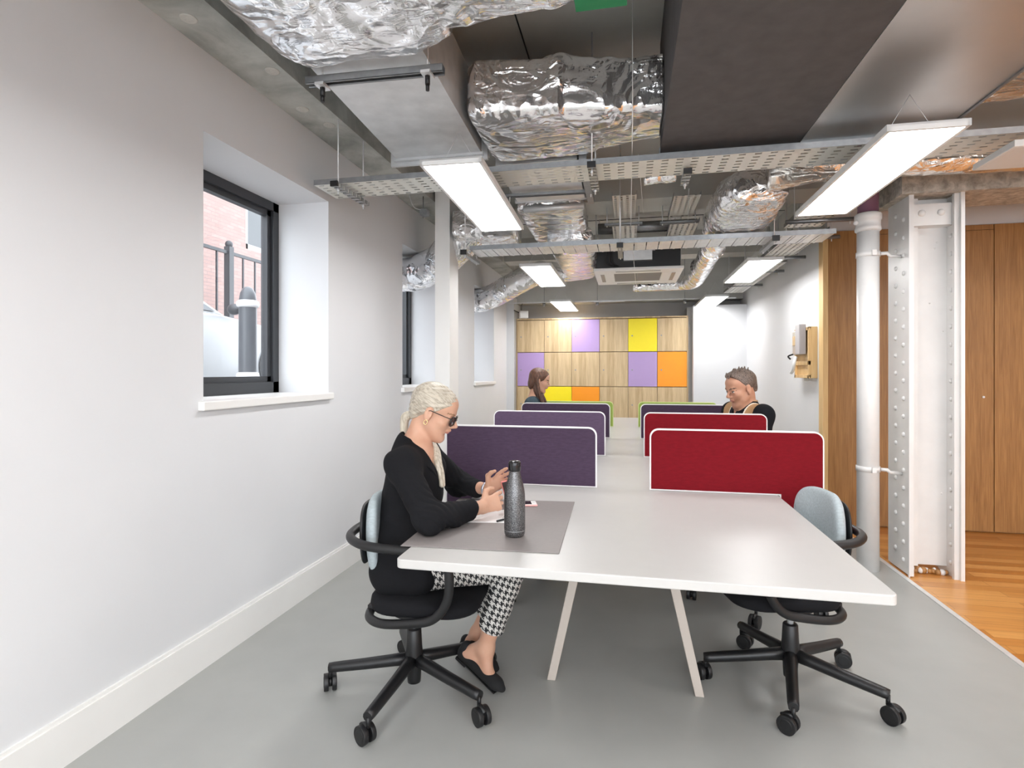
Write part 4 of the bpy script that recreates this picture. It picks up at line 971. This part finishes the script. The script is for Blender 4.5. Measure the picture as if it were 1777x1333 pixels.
for a,b,c in ((hipR,kR,aR),(hipL,kL,aL)): S.cap(a,b,.075,.055,k=.04); S.cap(b,c,.052,.033,k=.03); S.cap(b+(c-b)*.25,b+(c-b)*.5,.045,.042,k=.03)
for a,h_,t_ in ((aR,heelR,toeR),(aL,heelL,toeL)):
    S.cap(a,h_+(t_-h_)*.10+Vector((0,0,.02)),.032,.027,k=.02); S.cap(h_,t_,.024,.022,k=.03); S.cap(a+Vector((.005,0,-.01)),h_+(t_-h_)*.75,.028,.02,k=.03)
body=S.mesh('body',[M['skin'],M['lips'],M['brow'],M['eyewhite'],M['iris']],wm,faceparts(P,R,hs,1,2))
# hair: swept back close to the head, cut at the hairline
S=SDF(tuple(HC_-Vector((.17,.14,.17))),tuple(HC_+Vector((.17,.14,.17))),.0028)
E=lambda c,r,k=.02,op='+': S.ell(P([x*hs for x in c]),[x*hs for x in r],R,k,op)
E((-.020,0,.042),(.099,.081,.0845)); E((.035,0,.055),(.049,.065,.048),.02); E((-.070,0,-.02),(.036,.050,.052),.03)
S.half(P((0,0,.0)),tuple(np.array(R)@np.array((.80,0,-1.0))),.006)
S.ell(P((.088,0,-.012)),(.062,.075,.082),R,.004,'-')
S.ell(P((.000,-.085,-.004)),(.021,.024,.033),R,.004,'-'); S.ell(P((.000,.085,-.004)),(.021,.024,.033),R,.004,'-')
S.cap(P((-.03,.0,.142)),P((.09,.0,.085)),.0035,k=.006,op='-')
def hw(x,y,z):
    a=(x-HC_.x)*R[0][0]+(y-HC_.y)*R[1][0]+(z-HC_.z)*R[2][0]; b=(x-HC_.x)*R[0][2]+(y-HC_.y)*R[1][2]+(z-HC_.z)*R[2][2]; c=(x-HC_.x)*R[0][1]+(y-HC_.y)*R[1][1]
    return .0013*np.sin((b*1.0-a*.62)*310+c*60+np.sin(a*30)*2)*(np.abs(c)>.006)
S.warp(hw); S.mesh('hair',M['blond'],wm)
mb=MB()
bun=P((-.098,.0,-.055))
S=SDF((-1.03,2.14,.84),(-.74,2.44,1.17),.0028)
tail=spline([bun,P((-.110,.01,-.080)),tuple(nb+Vector((-.055,.03,.035))),tuple(nb+Vector((-.03,.085,.03))),tuple(nb+Vector((.035,.085,-.0))),],6)
for i in range(len(tail)-1): S.cap(tail[i],tail[i+1],.0145-.003*i/len(tail),None,k=.012)
lock=spline([tuple(nb+Vector((.035,.085,.005))),tuple(nb+Vector((.075,.045,-.03))),(-.785,2.235,.945),(-.765,2.215,.90),(-.752,2.20,.858)],6)
n_=len(lock)
for j,(dy,dx) in enumerate(((0,0),(.011,.006),(-.010,.003),(.004,-.010))):
    for i in range(n_-1):
        r=.0125*(1-.55*i/n_); w_=.6+.5*math.sin(PI*i/n_)
        S.cap(lock[i]+Vector((dx*w_,dy*w_,0)),lock[i+1]+Vector((dx*w_,dy*w_,0)),r,None,k=.005)
S.mesh('ponytail',M['blondl'],wm)
MB().lathe([(.013,-.006),(.0155,0),(.013,.006)],n=20,c=(0,0,0)).build('hair_tie',M['blondl'],wm,loc=bun)
# blazer
HX=np.array((math.cos(yaw),math.sin(yaw),0)); HY=np.array((-math.sin(yaw),math.cos(yaw),0))
S=SDF((-1.09,1.84,.40),(-.54,2.74,1.09),.0036)
S.ell((-.893,2.235,.915),(.098,.165,.12),frame((0,0,0),yaw)[1],.04); S.ell((-.870,2.235,.885),(.10,.135,.10),None,.05)
S.ell((-.892,2.225,.78),(.110,.150,.15),None,.07); S.ell((-.905,2.20,.64),(.125,.170,.15),None,.07)
S.cap((-.90,2.10,.53),(-.83,2.11,.52),.098,.088,k=.05); S.cap((-.91,2.29,.53),(-.83,2.30,.52),.098,.088,k=.05); S.ell((-.91,2.20,.53),(.125,.19,.09),None,.05)
S.cap(SR_+Vector((.0,.02,.002)),SLf+Vector((0,-.02,.002)),.058,.058,k=.05)
S.cap(nb+Vector((-.025,0,-.005)),nb+Vector((-.01,0,-.06)),.066,.085,k=.04)
for a,b,c in ((SR_,ER,WR),(SLf,EL,WL)):
    S.cap(a,b,.059,.050,k=.05); S.cap(b,b+(c-b)*(.80 if a==SR_ else .62),.050,.041,k=.03)
# wrinkles on the sleeves and waist
def wr(x,y,z):
    w=np.exp(-((x-ER.x)**2+(y-ER.y-.02)**2+(z-ER.z-.01)**2)/.010)+.8*np.exp(-((x-EL.x)**2+(y-EL.y)**2+(z-EL.z)**2)/.012)
    return -.0075*w*np.abs(np.sin((x*.5+y*1.2+z*.9)*70+np.sin(x*40)*1.4))+.0050*np.sin(z*52+x*24+np.sin(y*31)*1.5)*np.exp(-((z-.75)/.09)**2)+.0030*np.sin(x*47+z*33+y*20)
S.warp(wr)
# neckline: neck hole and the V opening
S.cap(nb+Vector((-.005,0,.10)),nb+Vector((.015,0,-.01)),.056,.050,k=.01,op='-')
for q in range(9):
    f=q/8; c=Vector((-.80,2.245,1.02)).lerp(Vector((-.765,2.235,.86)),f); S.cap(c+Vector((0,0,0)),c+Vector((.12,0,.0)),.055*(1-f)+.012,None,k=.006,op='-')
S.half(tuple(WR-(WR-ER)*.20),tuple((WR-ER)),.004,((-.70,2.0,.70),(-.54,2.24,.86)))
S.mesh('blazer',M['blazer'],wm)
# lapels and collar
mb=MB()
for sgn in (-1,1):
    up=[Vector((-.945,2.24+sgn*.050,1.045)),Vector((-.885,2.24+sgn*.074,1.040)),Vector((-.825,2.24+sgn*.070,.995)),Vector((-.790,2.24+sgn*.050,.94)),Vector((-.775,2.24+sgn*.018,.87))]
    lo_=[Vector((-.962,2.24+sgn*.060,1.005)),Vector((-.905,2.24+sgn*.105,1.015)),Vector((-.825,2.24+sgn*.115,.965)),Vector((-.780,2.24+sgn*.085,.925)),Vector((-.768,2.24+sgn*.024,.865))]
    U=spline(up,5); Lo=spline(lo_,5); vs=[]
    for a,b in zip(U,Lo): nrm=Vector((.004,0,.004)); vs+=[a+nrm,b+nrm,b-nrm*.6,a-nrm*.6]
    m_=len(U); mb.add(vs,[(i*4+k,i*4+(k+1)%4,i*4+4+(k+1)%4,i*4+4+k) for i in range(m_-1) for k in range(4)]+[(0,1,2,3),tuple(range(m_*4-4,m_*4))],0,False)
mb.build('lapel',M['blazer'],wm)
# black top under the blazer
S=SDF((-.95,2.08,.66),(-.72,2.40,1.0),.004); S.ell((-.872,2.235,.845),(.098,.125,.12),None,.05)
S.ell((-.80,2.24,.97),(.06,.05,.07),None,.01,'-'); S.mesh('top',plain('black_top',(.012,.012,.013),.5),wm)
# trousers in houndstooth
t=NT('houndstooth'); t.b.inputs['Roughness'].default_value=.85
cc=t.nd('ShaderNodeTexCoord'); sp=t.nd('ShaderNodeSeparateXYZ'); t.l(cc.outputs['Object'],sp.inputs[0])
cell=.0135
u=t.math('DIVIDE',t.math('ADD',t.math('ADD',sp.outputs[0],t.math('MULTIPLY',sp.outputs[1],.5)),t.math('MULTIPLY',sp.outputs[2],-.30)),cell)
v=t.math('DIVIDE',t.math('ADD',t.math('ADD',sp.outputs[2],t.math('MULTIPLY',sp.outputs[0],.30)),t.math('MULTIPLY',sp.outputs[1],.3)),cell)
fu=t.math('FLOORED_MODULO',t.math('FLOOR',u),2.); fv=t.math('FLOORED_MODULO',t.math('FLOOR',v),2.)
tw=t.math('LESS_THAN',t.math('FLOORED_MODULO',t.math('ADD',t.math('FLOOR',t.math('MULTIPLY',u,4.)),t.math('FLOOR',t.math('MULTIPLY',v,4.))),4.),2.)
val=t.math('ADD',t.math('MULTIPLY',tw,fu),t.math('MULTIPLY',t.math('SUBTRACT',1.,tw),fv))
t.l(t.ramp(val,[(.4,(.012,.012,.014)),(.6,(.62,.60,.57))]),t.b.inputs['Base Color']); M['hound']=t.m
S=SDF((-.90,2.0,.20),(-.38,2.52,.66),.0036)
for a,b,c in ((hipR,kR,aR),(hipL,kL,aL)):
    e=b+(c-b)*.78
    S.cap(a+(b-a)*.2,b,.088,.070,k=.03); S.cap(b,e,.070,.053,k=.03)
S.half(tuple(kR+(aR-kR)*.78),tuple(aR-kR),.003,((-.72,2.0,.18),(-.4,2.37,.31))); S.half(tuple(kL+(aL-kL)*.78),tuple(aL-kL),.003,((-.76,2.375,.18),(-.4,2.53,.31)))
S.warp(lambda x,y,z:.0022*np.sin(z*60+x*30+np.sin(y*30)))
S.mesh('trousers',M['hound'],wm)
# shoes
suede=plain('black_suede',(.008,.008,.009),.85)
for a,h_,t_ in ((aR,heelR,toeR),(aL,heelL,toeL)):
    S=SDF(tuple(min(h_[i],t_[i])-.08 for i in range(3)),tuple(max(h_[i],t_[i])+.09 for i in range(3)),.003)
    d=(t_-h_).normalized(); upv=(Vector((0,0,1))-d*d.z).normalized()
    S.cap(h_-d*.004,t_+d*.002,.033,.032,k=.01,flat=(tuple(upv),1.25)); S.cap(t_,t_+d*.032,.031,.018,k=.015,flat=(tuple(upv),1.7)); S.cap(h_+upv*.005,h_+upv*.030-d*.006,.031,.027,k=.012)
    S.cap(h_+d*.03+upv*.045,h_+d*.105+upv*.040,.029,.024,k=.008,op='-')
    S.cap(a+Vector((0,0,.02)),h_+(t_-h_)*.12+upv*.03,.027,.022,k=.006,op='-')
    S.half(tuple(h_-upv*.024),tuple(-upv),.002)
    sh=S.mesh('shoe',suede,wm)
    side=d.cross(upv)
    mb=MB(); Rm=Matrix((d,side,upv)).transposed(); mb.box((-.028,-.024,-.038),(.03,.024,-.024),R=Rm,o=h_); mb.box((.03,-.024,-.029),(.20,.024,-.024),R=Rm,o=h_); bevel(mb.build('sole',M['black'],sh),.003)
# glasses
gm=plain('dark_tortoise',(.02,.010,.007),.2)
mb=MB(); 
for y in (1,-1):
    rim=[P((.101*hs-abs(math.cos(a))*0-.010*(math.cos(a)*.5+.5),y*(.034+.0235*math.copysign(abs(math.cos(a))**.75,math.cos(a))),-.003+.0195*math.copysign(abs(math.sin(a))**.8,math.sin(a)))) for a in [2*PI*i/28 for i in range(28)]]
    mb.tube(rim,.0030,8,closed=True)
    mb.tube([P((.094,y*.0585,.008)),P((.06,y*.074,.010)),P((.0,y*.080,.012)),P((-.018,y*.079,.004))],.0019,6)
mb.tube([P((.100,-.012,.002)),P((.104,0,.005)),P((.100,.012,.002))],.0020,6)
gl=mb.build('glasses',gm,wm)
mb=MB()
for y in (1,-1):
    c=Vector(P((.0985,y*.034,-.003))); vs=[P((.0995-.010*(math.cos(a)*.5+.5),y*(.034+.0225*math.cos(a)),-.003+.0185*math.sin(a))) for a in [2*PI*i/20 for i in range(20)]]; mb.add(vs,[tuple(range(20))])
lm=NT('smoked_lens'); lm.b.inputs['Transmission Weight'].default_value=0; 
tr=lm.nd('ShaderNodeBsdfTransparent'); tr.inputs[0].default_value=(.40,.40,.44,1); gs=lm.nd('ShaderNodeBsdfGlossy',Roughness=.05); mxx=lm.nd('ShaderNodeMixShader'); mxx.inputs[0].default_value=.12
lm.l(tr.outputs[0],mxx.inputs[1]); lm.l(gs.outputs[0],mxx.inputs[2]); lm.l(mxx.outputs[0],lm.out.inputs[0])
mb.build('lens',lm.m,gl)
MB().tube([P((-.002+.007*math.cos(a),-.080,-.040+.010*math.sin(a))) for a in [2*PI*i/18 for i in range(18)]],.0016,7,closed=True).build('earring',plain('gold',(.85,.62,.30),.2,1),wm)
# bracelet watch on the far wrist and the phone in the far hand
dW=(WL-EL).normalized()
rc=WL-dW*.006
u_=dW.orthogonal().normalized(); v_=dW.cross(u_)
MB().tube([rc+u_*.030*math.cos(a)+v_*.030*math.sin(a) for a in [2*PI*i/24 for i in range(24)]],.0055,8,closed=True).build('watch',plain('steel_bracelet',(.45,.47,.55),.3,.9),wm)
t=thing('handheld_phone','pinkish phone held upright in her far hand behind the bottle','phone',(-.503,2.415,.795),.2)
Rm=Matrix.Rotation(-.25,3,'Y')
MB().rbox((-.035,-.0045,-.045),(.035,.0045,.06),.004,R=Rm).build('case',plain('coral_case',(.75,.22,.20),.35),t)
MB().box((-.031,-.0052,-.04),(.031,-.0046,.055),R=Rm).build('screen',plain('held_screen',(.03,.02,.02),.1),t)
# ---- man behind the red dividers -------------------------------------
mn=thing('person','person with short quiffed hair in a black and tan polo top, behind the red dividers','person',(0,0,0))
mc=Vector((.815,4.38,1.205)); my=R_(180+24); P,R=frame(mc,my,R_(17)); ms=1.12
S=SDF((.36,4.0,.0),(1.30,4.86,1.40),.0048)
nbm=Vector((.865,4.425,1.09))
head(S,P,R,1,s=ms)
fpm=faceparts(P,R,ms,1,2)
def stub(cen):
    m=fpm(cen); x,y,z=(((cen-np.array(P((0,0,0))))@R)/ms).T
    st=(m==0)&(z<-.046-.9*np.clip(.062-x,0,.03)+.5*np.clip(.020-x,0,.03)+.006*np.sin(cen[:,2]*900+cen[:,0]*700))&(z>-.118)&(x>-.005)&(~((x>.084)&(np.abs(y)<.02)&(z>-.046))); m[st]=5
    return m
S.cap(P((-.03,0,-.05)),nbm,.060,.064,k=.03); S.cap(P((0,0,-.085)),nbm+Vector((-.01,-.02,-.02)),.04,.05,k=.03)
d=Vector((math.cos(my),math.sin(my),0)); lt=Vector((-d.y,d.x,0))
sl=nbm+lt*.185+Vector((0,0,-.07)); sr=nbm-lt*.185+Vector((0,0,-.07))
S.cap(sl,sr,.058,.058,k=.05); S.ell(nbm+Vector((0,0,-.2)),(.12,.15,.2),None,.06); S.ell(nbm+Vector((.03,.03,-.45)),(.125,.145,.2),None,.06)
arms=[]
for sh_,s_ in ((sl,1),(sr,-1)):
    el=sh_+lt*s_*.05+d*.06+Vector((0,0,-.27)); wr_=el+d*.24-lt*s_*.08+Vector((0,0,.02)); arms.append((sh_,el,wr_))
    S.cap(sh_,el,.052,.043,k=.03); S.cap(el,wr_,.041,.03,k=.02); hand(S,wr_,tuple(d-lt*s_*.2),(0,0,1),s_,.4,L=.18)
hp0=nbm+Vector((.05,.04,-.56))
for s_ in (1,-1):
    a=hp0+lt*s_*.09; b=a+d*.42+lt*s_*.03; c=b+Vector((0,0,-.40)); S.cap(a,b,.085,.065,k=.04); S.cap(b,c,.06,.045,k=.03); S.cap(c,c+d*.16+Vector((0,0,-.045)),.045,.035,k=.03)
S.mesh('body',[M['skin2'],M['lips'],M['browd'],M['eyewhite'],M['iris'],skinmat('stubble_skin','#ad8169')],mn,stub)
S=SDF(tuple(mc-Vector((.19,.19,.12))),tuple(mc+Vector((.19,.19,.20))),.0038)
E=lambda c,r,k=.02,op='+': S.ell(P([x*ms for x in c]),[x*ms for x in r],R,k,op)
E((-.022,0,.046),(.096,.0790,.080)); E((.030,0,.092),(.060,.055,.034),.03); E((-.070,0,-.005),(.040,.052,.058),.02)
S.half(P((0,0,.012)),tuple(np.array(R)@np.array((.86,0,-.62))),.004); S.ell(P((.115*ms,0,.0)),(.062,.09,.092),R,.003,'-')
for y in (-1,1): S.ell(P((.004,y*.09,-.006)),(.017,.02,.032),R,.004,'-')
S.cap(P((-.06,0,-.09)),P((-.10,0,-.11)),.06,k=.01,op='-')
for i in range(46):
    a=random.uniform(-.06,.085); y=random.uniform(-.042,.042); b=(a,y,.118-.25*max(0,a-.03)-abs(y)*.25-.25*max(0,-a-.02))
    S.cap(P([q*ms for q in b]),P([q*ms for q in (a-.012,y*1.15,b[2]+.026)]),.0065,.002,k=.006)
S.mesh('hair',hairmat('brown_hair','#3a2f2a','#7a6a60',(0,0,0),(30,30,30)),mn)
# polo top with tan shoulder panels and pale piping
S=SDF((.55,4.05,.50),(1.30,4.86,1.16),.005)
S.cap(sl,sr,.072,.072,k=.05); S.ell(nbm+Vector((0,0,-.2)),(.137,.165,.21),None,.06); S.ell(nbm+Vector((.03,.03,-.45)),(.14,.16,.2),None,.06); S.cap(nbm+Vector((0,0,-.01)),nbm+Vector((0,0,-.08)),.078,.10,k=.03)
for a,b,c in arms: S.cap(a,b,.070,.058,k=.04); S.cap(b,b+(c-b)*.85,.055,.042,k=.03)
S.cap(nbm+Vector((0,0,.06)),nbm+Vector((0,0,-.035)),.064,.056,k=.01,op='-'); S.cap(nbm+d*.075+Vector((0,0,.03)),nbm+d*.115+Vector((0,0,-.09)),.040,.010,k=.008,op='-')
tan=plain('tan_cloth',rgb('#b58f66'),.85); cream=plain('cream_cloth',rgb('#e6dccb'),.85)
def mp(cen):
    q=cen-np.array(nbm); yy=q@np.array(lt); x=q@np.array(d); z=q[:,2]; m=np.zeros(len(cen)); ay=np.abs(yy)
    top=(z>-.125)&(ay>.10)&(ay<.175)&(x>-.03+0*z); m[top]=1
    m[(z>-.14)&(ay>.088)&(ay<=.10)&(x>-.03)]=2
    return m
S.mesh('polo_top',[fabric('black_knit','#15161a',500),tan,cream],mn,mp)
mb=MB(); ring=[nbm+Vector((0,0,.022))+d*(.064*math.cos(a))*1.05+lt*.068*math.sin(a)+Vector((0,0,-.03*max(0,math.cos(a)))) for a in [2*PI*i/30 for i in range(2,29)]]
mb.tube(ring,.0085,8); o=mb.build('collar',tan,mn)
MB().tube([p+Vector((0,0,-.010))+(p-nbm).normalized()*.006 for p in ring],.0045,6).build('collar_piping',cream,mn)
MB().cyl(nbm+d*.125+Vector((0,0,-.075)),nbm+d*.135+Vector((0,0,-.11)),.005,n=8).build('zip_pull',M['galv'],mn)
for s_ in (1,-1): pass
S=SDF(tuple(hp0+Vector((-.62,-.62,-.5))),tuple(hp0+Vector((.25,.3,.14))),.007)
for s_ in (1,-1):
    a=hp0+lt*s_*.09; b=a+d*.42+lt*s_*.03; c=b+Vector((0,0,-.36)); S.cap(a,b,.098,.076,k=.04); S.cap(b,c,.07,.055,k=.03)
S.ell(hp0+Vector((0,0,0)),(.13,.16,.10),None,.05); S.mesh('trousers',M['blackfab'],mn)
# ---- woman at the back --------------------------------------------------
w2=thing('person','person with long brown hair and dark denim top seated beyond the purple dividers','person',(0,0,0))
wc=Vector((-.885,5.66,1.235)); P,R=frame(wc,R_(4),R_(14)); S=SDF((-1.20,5.36,.0),(-.40,5.96,1.36),.0055)
nb2=Vector((-.945,5.66,1.085)); head(S,P,R,0,s=1.0)
S.cap(P((-.03,0,-.05)),nb2,.046,.05,k=.03)
s1=nb2+Vector((0,-.165,-.075)); s2=nb2+Vector((0,.165,-.075)); S.cap(s1,s2,.05,.05,k=.05); S.ell(nb2+Vector((0,0,-.2)),(.10,.14,.2),None,.05); S.ell(nb2+Vector((-.02,0,-.45)),(.11,.15,.2),None,.05)
ar=[]
for s_,q in ((s1,-1),(s2,1)):
    el=s_+Vector((.09,q*.03,-.24)); wr_=el+Vector((.22,-q*.06,-.005)); ar.append((s_,el,wr_)); S.cap(s_,el,.045,.036,k=.03); S.cap(el,wr_,.036,.026,k=.02); hand(S,wr_,(1,-q*.2,0),(0,0,1),-q,.4)
for q in (-1,1):
    a=nb2+Vector((-.0,q*.09,-.56)); b=a+Vector((.43,q*.02,.0)); c=b+Vector((.02,0,-.42)); S.cap(a,b,.08,.058,k=.04); S.cap(b,c,.055,.035,k=.03); S.cap(c,c+Vector((.15,0,-.03)),.036,.028,k=.03)
S.mesh('body',[M['skin'],M['lips'],M['browd'],M['eyewhite'],M['iris']],w2,faceparts(P,R,1,1,2))
S=SDF(tuple(wc-Vector((.2,.15,.30))),tuple(wc+Vector((.16,.15,.17))),.0042)
E=lambda c,r,k=.02,op='+': S.ell(P(c),r,R,k,op)
E((-.022,0,.046),(.101,.085,.086)); E((-.065,0,-.03),(.052,.07,.08),.03); E((.028,0,.062),(.052,.066,.048),.02)
S.ell(P((.092,0,-.02)),(.062,.075,.092),R,.006,'-')
for i in range(26):
    a=random.uniform(.15,1.0)*random.choice((-1,1)); x0=-.10+.075*abs(a); p=[P((x0,a*.075,.02)),tuple(wc+Vector((-.085+.09*abs(a),a*.088,-.10))),tuple(wc+Vector((-.06+.10*abs(a)+random.uniform(-.015,.015),a*.085,-.19))),tuple(wc+Vector((-.045+.11*abs(a)+random.uniform(-.02,.02),a*.08,-.24-random.random()*.05)))]
    q=spline(p,4)
    for j in range(len(q)-1): S.cap(q[j],q[j+1],.014*(1-.5*j/len(q)),None,k=.008)
S.mesh('hair',hairmat('long_brown_hair','#2c1c14','#6d4a38',(0,0,0),(35,35,4)),w2)
S=SDF((-1.18,5.38,.52),(-.50,5.94,1.10),.006)
S.cap(s1,s2,.062,.062,k=.05); S.ell(nb2+Vector((0,0,-.2)),(.115,.155,.2),None,.05); S.ell(nb2+Vector((-.02,0,-.45)),(.13,.165,.2),None,.05)
for a,b,c in ar: S.cap(a,b,.058,.05,k=.04); S.cap(b,b+(c-b)*.8,.048,.04,k=.03)
S.cap(nb2+Vector((0,0,.08)),nb2+Vector((.01,0,-.03)),.055,.05,k=.01,op='-')
S.mesh('denim_top',fabric('dark_denim','#3c4a52',60),w2)
MB().sphere(P((-.006,-.083,-.02)),.006,n=10).build('earring',M['galv'],w2)
WORLD=2.6; EXPO=1.16
# ------------------------------------------------------------------ camera, sky, render look
F_PX=970.0
cam=bpy.data.cameras.new('camera'); co=bpy.data.objects.new('camera',cam); COL.objects.link(co)
cam.sensor_width=36; cam.lens=36*F_PX/1777; cam.shift_y=-(666.5-645)/1777
co.location=(0,0,1.33); co.rotation_euler=(PI/2,0,math.atan((1090-888.5)/F_PX)); cam.clip_start=.02; sc.camera=co
w=bpy.data.worlds.new('sky'); sc.world=w; w.use_nodes=True
bg=w.node_tree.nodes['Background']; bg.inputs[0].default_value=(.90,.95,1,1); bg.inputs[1].default_value=WORLD
sc.view_settings.view_transform='Standard'; sc.view_settings.look='None'; sc.view_settings.gamma=1; sc.view_settings.use_curve_mapping=False
sc.view_settings.exposure=EXPO
sc.cycles.max_bounces=8; sc.cycles.diffuse_bounces=5; sc.cycles.glossy_bounces=4; sc.cycles.transparent_max_bounces=12
sc.cycles.use_adaptive_sampling=True; sc.cycles.adaptive_threshold=.02; sc.cycles.caustics_reflective=False; sc.cycles.caustics_refractive=False; sc.cycles.sample_clamp_indirect=4; sc.cycles.use_denoising=True
